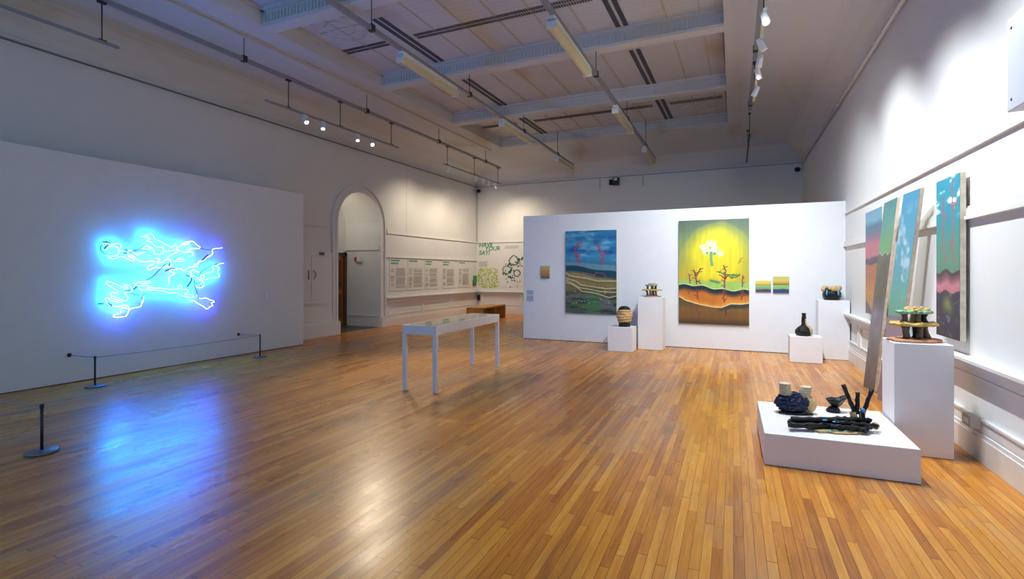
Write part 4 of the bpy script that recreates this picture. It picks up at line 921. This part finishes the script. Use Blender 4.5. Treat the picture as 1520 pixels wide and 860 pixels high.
# big box on the right wall
K = thing('wall_speaker_box', 'large pale box cut by the right frame edge, high on the right wall', 'box', (1.7, 3.9, 2.64))
t = MB(); t.hexa([(1.555,3.3,2.64),(RW(3.3,.01),3.3,2.64),(RW(4.42,.01),4.42,2.64),(1.55,4.42,2.64),(1.555,3.3,3.24),(RW(3.3,.01),3.3,3.24),(RW(4.42,.01),4.42,3.24),(1.55,4.42,3.24)]); t.build('cabinet', MT['box'], K, world=True, bevel=.006)
for z in (2.71, 3.17):
    t = MB(); t.lathe([(0,0),(.010,0),(.008,.004),(0,.005)], (1.55,4.36,z), 12, m=Matrix.Rotation(-PI/2,4,'Y')); t.build('screw', MT['metal'], K, world=True)
v0 = Vector(onz(1441,640,.0)); y0 = 5.72
K = thing('socket_box', 'beige socket box fixed to the wainscot near the right frame edge', 'socket', rp(y0, .33, .05))
t = MB(); t.hexa([rp(y0-.09,.27,.10),rp(y0-.09,.27,.025),rp(y0+.09,.27,.025),rp(y0+.09,.27,.10),rp(y0-.09,.37,.10),rp(y0-.09,.37,.025),rp(y0+.09,.37,.025),rp(y0+.09,.37,.10)]); t.build('housing', MT['stone2'], K, world=True, bevel=.005)
t = MB(); t.hexa([rp(y0-.05,.30,.103),rp(y0-.05,.30,.10),rp(y0+.05,.30,.10),rp(y0+.05,.30,.103),rp(y0-.05,.34,.103),rp(y0-.05,.34,.10),rp(y0+.05,.34,.10),rp(y0+.05,.34,.103)]); t.build('socket_face', MT['white'], K, world=True)

# ================================================================== TRACKS AND LAMPS
ZT1, ZT2 = 5.36, 4.775
def main_track(xf, y0, y1, label, hang):
    K = thing('lighting_track', label, 'lighting track', (xf(y0), y0, ZT1)); a, b = Vector((xf(y0), y0, ZT1)), Vector((xf(y1), y1, ZT1))
    t = MB(); n_ = Vector((.035,0,0)); u_ = Vector((0,0,.03)); t.hexa([a-n_-u_,a+n_-u_,b+n_-u_,b-n_-u_,a-n_+u_,a+n_+u_,b+n_+u_,b-n_+u_]); t.build('trunking', MT['track'], K, world=True)
    for y in hang:
        top = ZH if xf(y) < XCL or xf(y) > XCR(y) or any(abs(y-q) < .2 for q in (9.68,12.86,6.48,3.3)) or y > 15.8 else ZP
        if y > 16: top = 5.72
        t = MB(); t.tube([(xf(y),y,ZT1+.02),(xf(y),y,top)], .007, 6); t.build('hanger_rod', MT['dark'], K, world=True)
        t = MB(); t.box((xf(y)-.045,y-.04,ZT1-.04),(xf(y)+.045,y+.04,ZT1+.06)); t.build('clamp', MT['dark'], K, world=True)
    return K
xL = lambda y: -8.1
xA = lambda y: -5.12-.025*y
xB = lambda y: -2.42-.02*y
xR = lambda y: .35-.0214*y
HG = (3.3, 6.42, 9.68, 12.8, 15.75)
main_track(xL, -1, 16.88, 'grey trunking suspended along the left side with three lower tracks beneath it', HG)
main_track(xA, -1, 17.5, 'grey trunking left of the ceiling centre carrying three long fluorescent fittings', HG)
main_track(xB, -1, 17.66, 'grey trunking right of the ceiling centre carrying three long fluorescent fittings', HG)
main_track(xR, -1, 13.2, 'grey trunking suspended above the right-hand spotlights', (3.3, 6.42, 9.68, 12.8))
def low_track(xf, y0, y1, label, drops, z=ZT2, m='track'):
    K = thing('spotlight_track', label, 'lighting track', (xf(y0), y0, z)); a, b = Vector((xf(y0), y0, z)), Vector((xf(y1), y1, z))
    t = MB(); n_ = Vector((.02,0,0)); u_ = Vector((0,0,.018)); t.hexa([a-n_-u_,a+n_-u_,b+n_-u_,b-n_-u_,a-n_+u_,a+n_+u_,b+n_+u_,b-n_+u_]); t.build('rail', MT[m], K, world=True)
    for y in drops:
        t = MB(); t.tube([(xf(y),y,z+.015),(xf(y),y,ZT1-.03)], .009, 6); t.build('drop_rod', MT['dark'], K, world=True)
        t = MB(); t.box((xf(y)-.03,y-.05,ZT1-.055),(xf(y)+.03,y+.05,ZT1-.03)); t.box((xf(y)-.025,y-.05,z+.015),(xf(y)+.025,y+.05,z+.03)); t.build('bracket', MT['dark'], K, world=True)
low_track(xL, .3, 4.41, 'lower track at the upper left corner of the picture', (1.5, 4.2)); low_track(xL, 6.87, 10.9, 'lower track with the four bright spotlights above the neon partition end', (7.4, 8.81, 10.6)); low_track(xL, 13.08, 16.93, 'farthest lower track at left with small lamps near the back corner', (13.27, 14.95, 16.71))
low_track(xR, .5, 6.72, 'nearest lower track on the right, ending at the top of the picture', (3, 6.4)); low_track(xR, 7.0, 10.6, 'lower track on the right carrying five white spotlights', (7.2, 10.2), m='fluo'); low_track(xR, 13.2, 16.45, 'farthest lower track on the right, bare and dark', (13.4, 15.0), m='dark')
for k, (xf, y0, y1, l) in enumerate(((xA,7.2,9.1,'nearest fluorescent fitting on the left trunking'),(xA,11.4,13.3,'middle fluorescent fitting on the left trunking'),(xA,15.7,17.45,'farthest fluorescent fitting on the left trunking'),
        (xB,7.1,9.15,'nearest fluorescent fitting on the right trunking'),(xB,11.5,13.4,'middle fluorescent fitting on the right trunking'),(xB,15.6,17.6,'farthest fluorescent fitting on the right trunking'))):
    xm = xf((y0+y1)/2); K = thing('fluorescent_fitting', l, 'ceiling light', (xm, y0, ZT1-.18), math.atan(.022))
    L_ = y1-y0
    t = MB(); t.box((-.05,.0,.06),(.05,L_,.149)); t.build('housing', MT['white'], K)
    t = MB(); t.prism([(-.07,.06),(-.06,-.01),(0,-.035),(.06,-.01),(.07,.06)], 'y', .02, L_-.02); t.build('diffuser', MT['fluo'], K)
    for q in (0, L_-.02):
        t = MB(); t.box((-.075,q,-.04),(.075,q+.02,.1)); t.build('end_cap', MT['white'], K)
def aim(o, d): o.rotation_euler = Vector(d).normalized().to_track_quat('-Z', 'Y').to_euler()
def spot(x, y, target, label, W=100, col=(1,.9,.75), size=50, blend=.6, face='spotface', light=True, head=True, z=ZT2, group=None, body='white'):
    top = Vector((x, y, z-.018)); piv = top-Vector((0,0,.10)); d = (Vector(target)-piv).normalized()
    if head:
        K = thing('spotlight', label, 'spotlight', top, 0, group)
        t = MB(); t.box((x-.02,y-.06,z-.045),(x+.02,y+.06,z-.018)); t.build('adapter', MT[body], K, world=True)
        t = MB(); t.tube([top-Vector((0,0,.02)), piv], .009, 8); t.build('stem', MT[body], K, world=True)
        M_ = basis(piv, d)
        t = MB(); t.lathe([(0,-.09),(.035,-.09),(.042,-.05),(.045,.05),(.045,.085),(.038,.085),(.036,.07)], n=20, m=M_); t.build('head', MT[body], K, world=True)
        t = MB(); t.lathe([(0,.068),(.036,.068),(.036,.072),(0,.072)], n=20, m=M_); t.build('lens', MT[face], K, world=True)
    if light:
        l = bpy.data.lights.new('spotlight_lamp', 'SPOT'); l.energy = W*(.76 if x > -4 else .52); l.color = col; l.spot_size = math.radians(size); l.spot_blend = blend; l.shadow_soft_size = .035
        o = bpy.data.objects.new('spotlight_lamp', l); C.objects.link(o); o.location = piv+d*.10; aim(o, d)
WARM = (1, .84, .62); COOL = (.84, .94, 1.0); NEU = (.88, .95, 1.0)
# left side
spot(-8.1, 7.82, (-4.0, 6.6, .3), 'bright spotlight facing the camera, leftmost of the four above the neon partition end', 400, WARM, 60, .9)
spot(-8.1, 8.31, (-6.2, 6.0, .3), 'small spotlight second from the left above the neon partition end', 60, WARM, 50, .8, face='spotface2')
spot(-8.1, 9.37, (-6.0, 7.0, .3), 'small spotlight third from the left above the neon partition end', 60, WARM, 50, .8, face='spotface2')
spot(-8.1, 9.86, (-3.9, 7.0, .3), 'brightest spotlight facing the camera, rightmost of the four above the neon partition end', 900, WARM, 62, .9)
for y, tg, l, Wt in ((13.35,(-9.7,13.6,1.9),'single small lamp at the start of the farthest left track',240),(15.09,(-9.7,14.9,1.7),'second small lamp along the farthest left track',240),(15.6,(-9.7,16.2,2.0),'third lamp on the farthest left track, unlit side showing',180),
                   (16.02,(-8.9,18.1,1.8),'fourth small lamp along the farthest left track',210),(16.52,(-7.4,18.1,1.6),'last lamp on the farthest left track near the corner',240)):
    spot(-8.1, y, tg, l, Wt, WARM, 125, 1.0, face='spotface2')
spot(-8.1, 3.2, (0,0,0), '', light=False, head=False)
# right side
right = [(6.95, (1.0,4.6,.3), 'brightest of the right-hand spotlights, topmost and facing down', 260), (7.75, (1.78,8.6,1.3), 'second white spotlight from the top on the right track', 480), (8.35, (-.6,11.5,1.4), 'third white spotlight from the top on the right track', 330),
         (8.85, (1.2,11.5,1.2), 'fourth white spotlight from the top on the right track', 280), (9.7, (-1.6,11.5,1.3), 'last white spotlight on the right track', 280)]
for y, tg, l, Wt in right: spot(xR(y), y, tg, l, Wt, NEU if y < 8 else COOL, 105, 1.0, face='spotface2')
for y, tg, Wt in ((5.75,(1.8,6.9,1.1),450),(5.45,(1.86,4.9,.8),360),(5.2,(1.9,3.4,1.0),200),(5.0,(.8,3.0,0),200),(4.85,(-1.5,3.8,0),170),(6.05,(-3.2,11.5,1.4),560),(5.9,(.2,11.5,1.2),400),(5.6,(1.6,7.8,.8),200)):
    spot(xR(y), y, tg, 'white spotlight on the nearest right track above the picture', Wt, NEU, 92, 1.0, face='spotface2', group='spotlights on the nearest right track')
# passage glow
l = bpy.data.lights.new('passage_lamp', 'POINT'); l.energy = 11; l.color = (1,.92,.72); l.shadow_soft_size = .08
o = bpy.data.objects.new('passage_lamp', l); C.objects.link(o); o.location = (-10.45, 10.85, 3.25)

# ================================================================== WORLD, CAMERA
wd = bpy.data.worlds.new('ambient_fill'); bpy.context.scene.world = wd; wd.use_nodes = True  # bluish ambient fill, added to enter through the open rear of the room
bg = wd.node_tree.nodes['Background']; bg.inputs[0].default_value = (.20, .54, 1.0, 1); bg.inputs[1].default_value = 1.05
cam = bpy.data.cameras.new('camera'); co = bpy.data.objects.new('camera', cam); C.objects.link(co)
cam.sensor_width = 36; cam.lens = F/1520*36; cam.shift_y = -26/1520; cam.clip_start = .05; cam.clip_end = 100
co.location = (0, 0, CH); co.rotation_euler = (PI/2, 0, YAW)
sc = bpy.context.scene; sc.camera = co
sc.view_settings.view_transform = 'Standard'; sc.view_settings.look = 'None'; sc.view_settings.gamma = 1; sc.view_settings.exposure = 0
sc.view_settings.use_curve_mapping = False
sc.render.engine = 'CYCLES'; sc.cycles.use_denoising = True; sc.cycles.max_bounces = 6; sc.cycles.diffuse_bounces = 4; sc.cycles.glossy_bounces = 3
sc.cycles.sample_clamp_indirect = 25; sc.cycles.caustics_reflective = False; sc.cycles.caustics_refractive = False
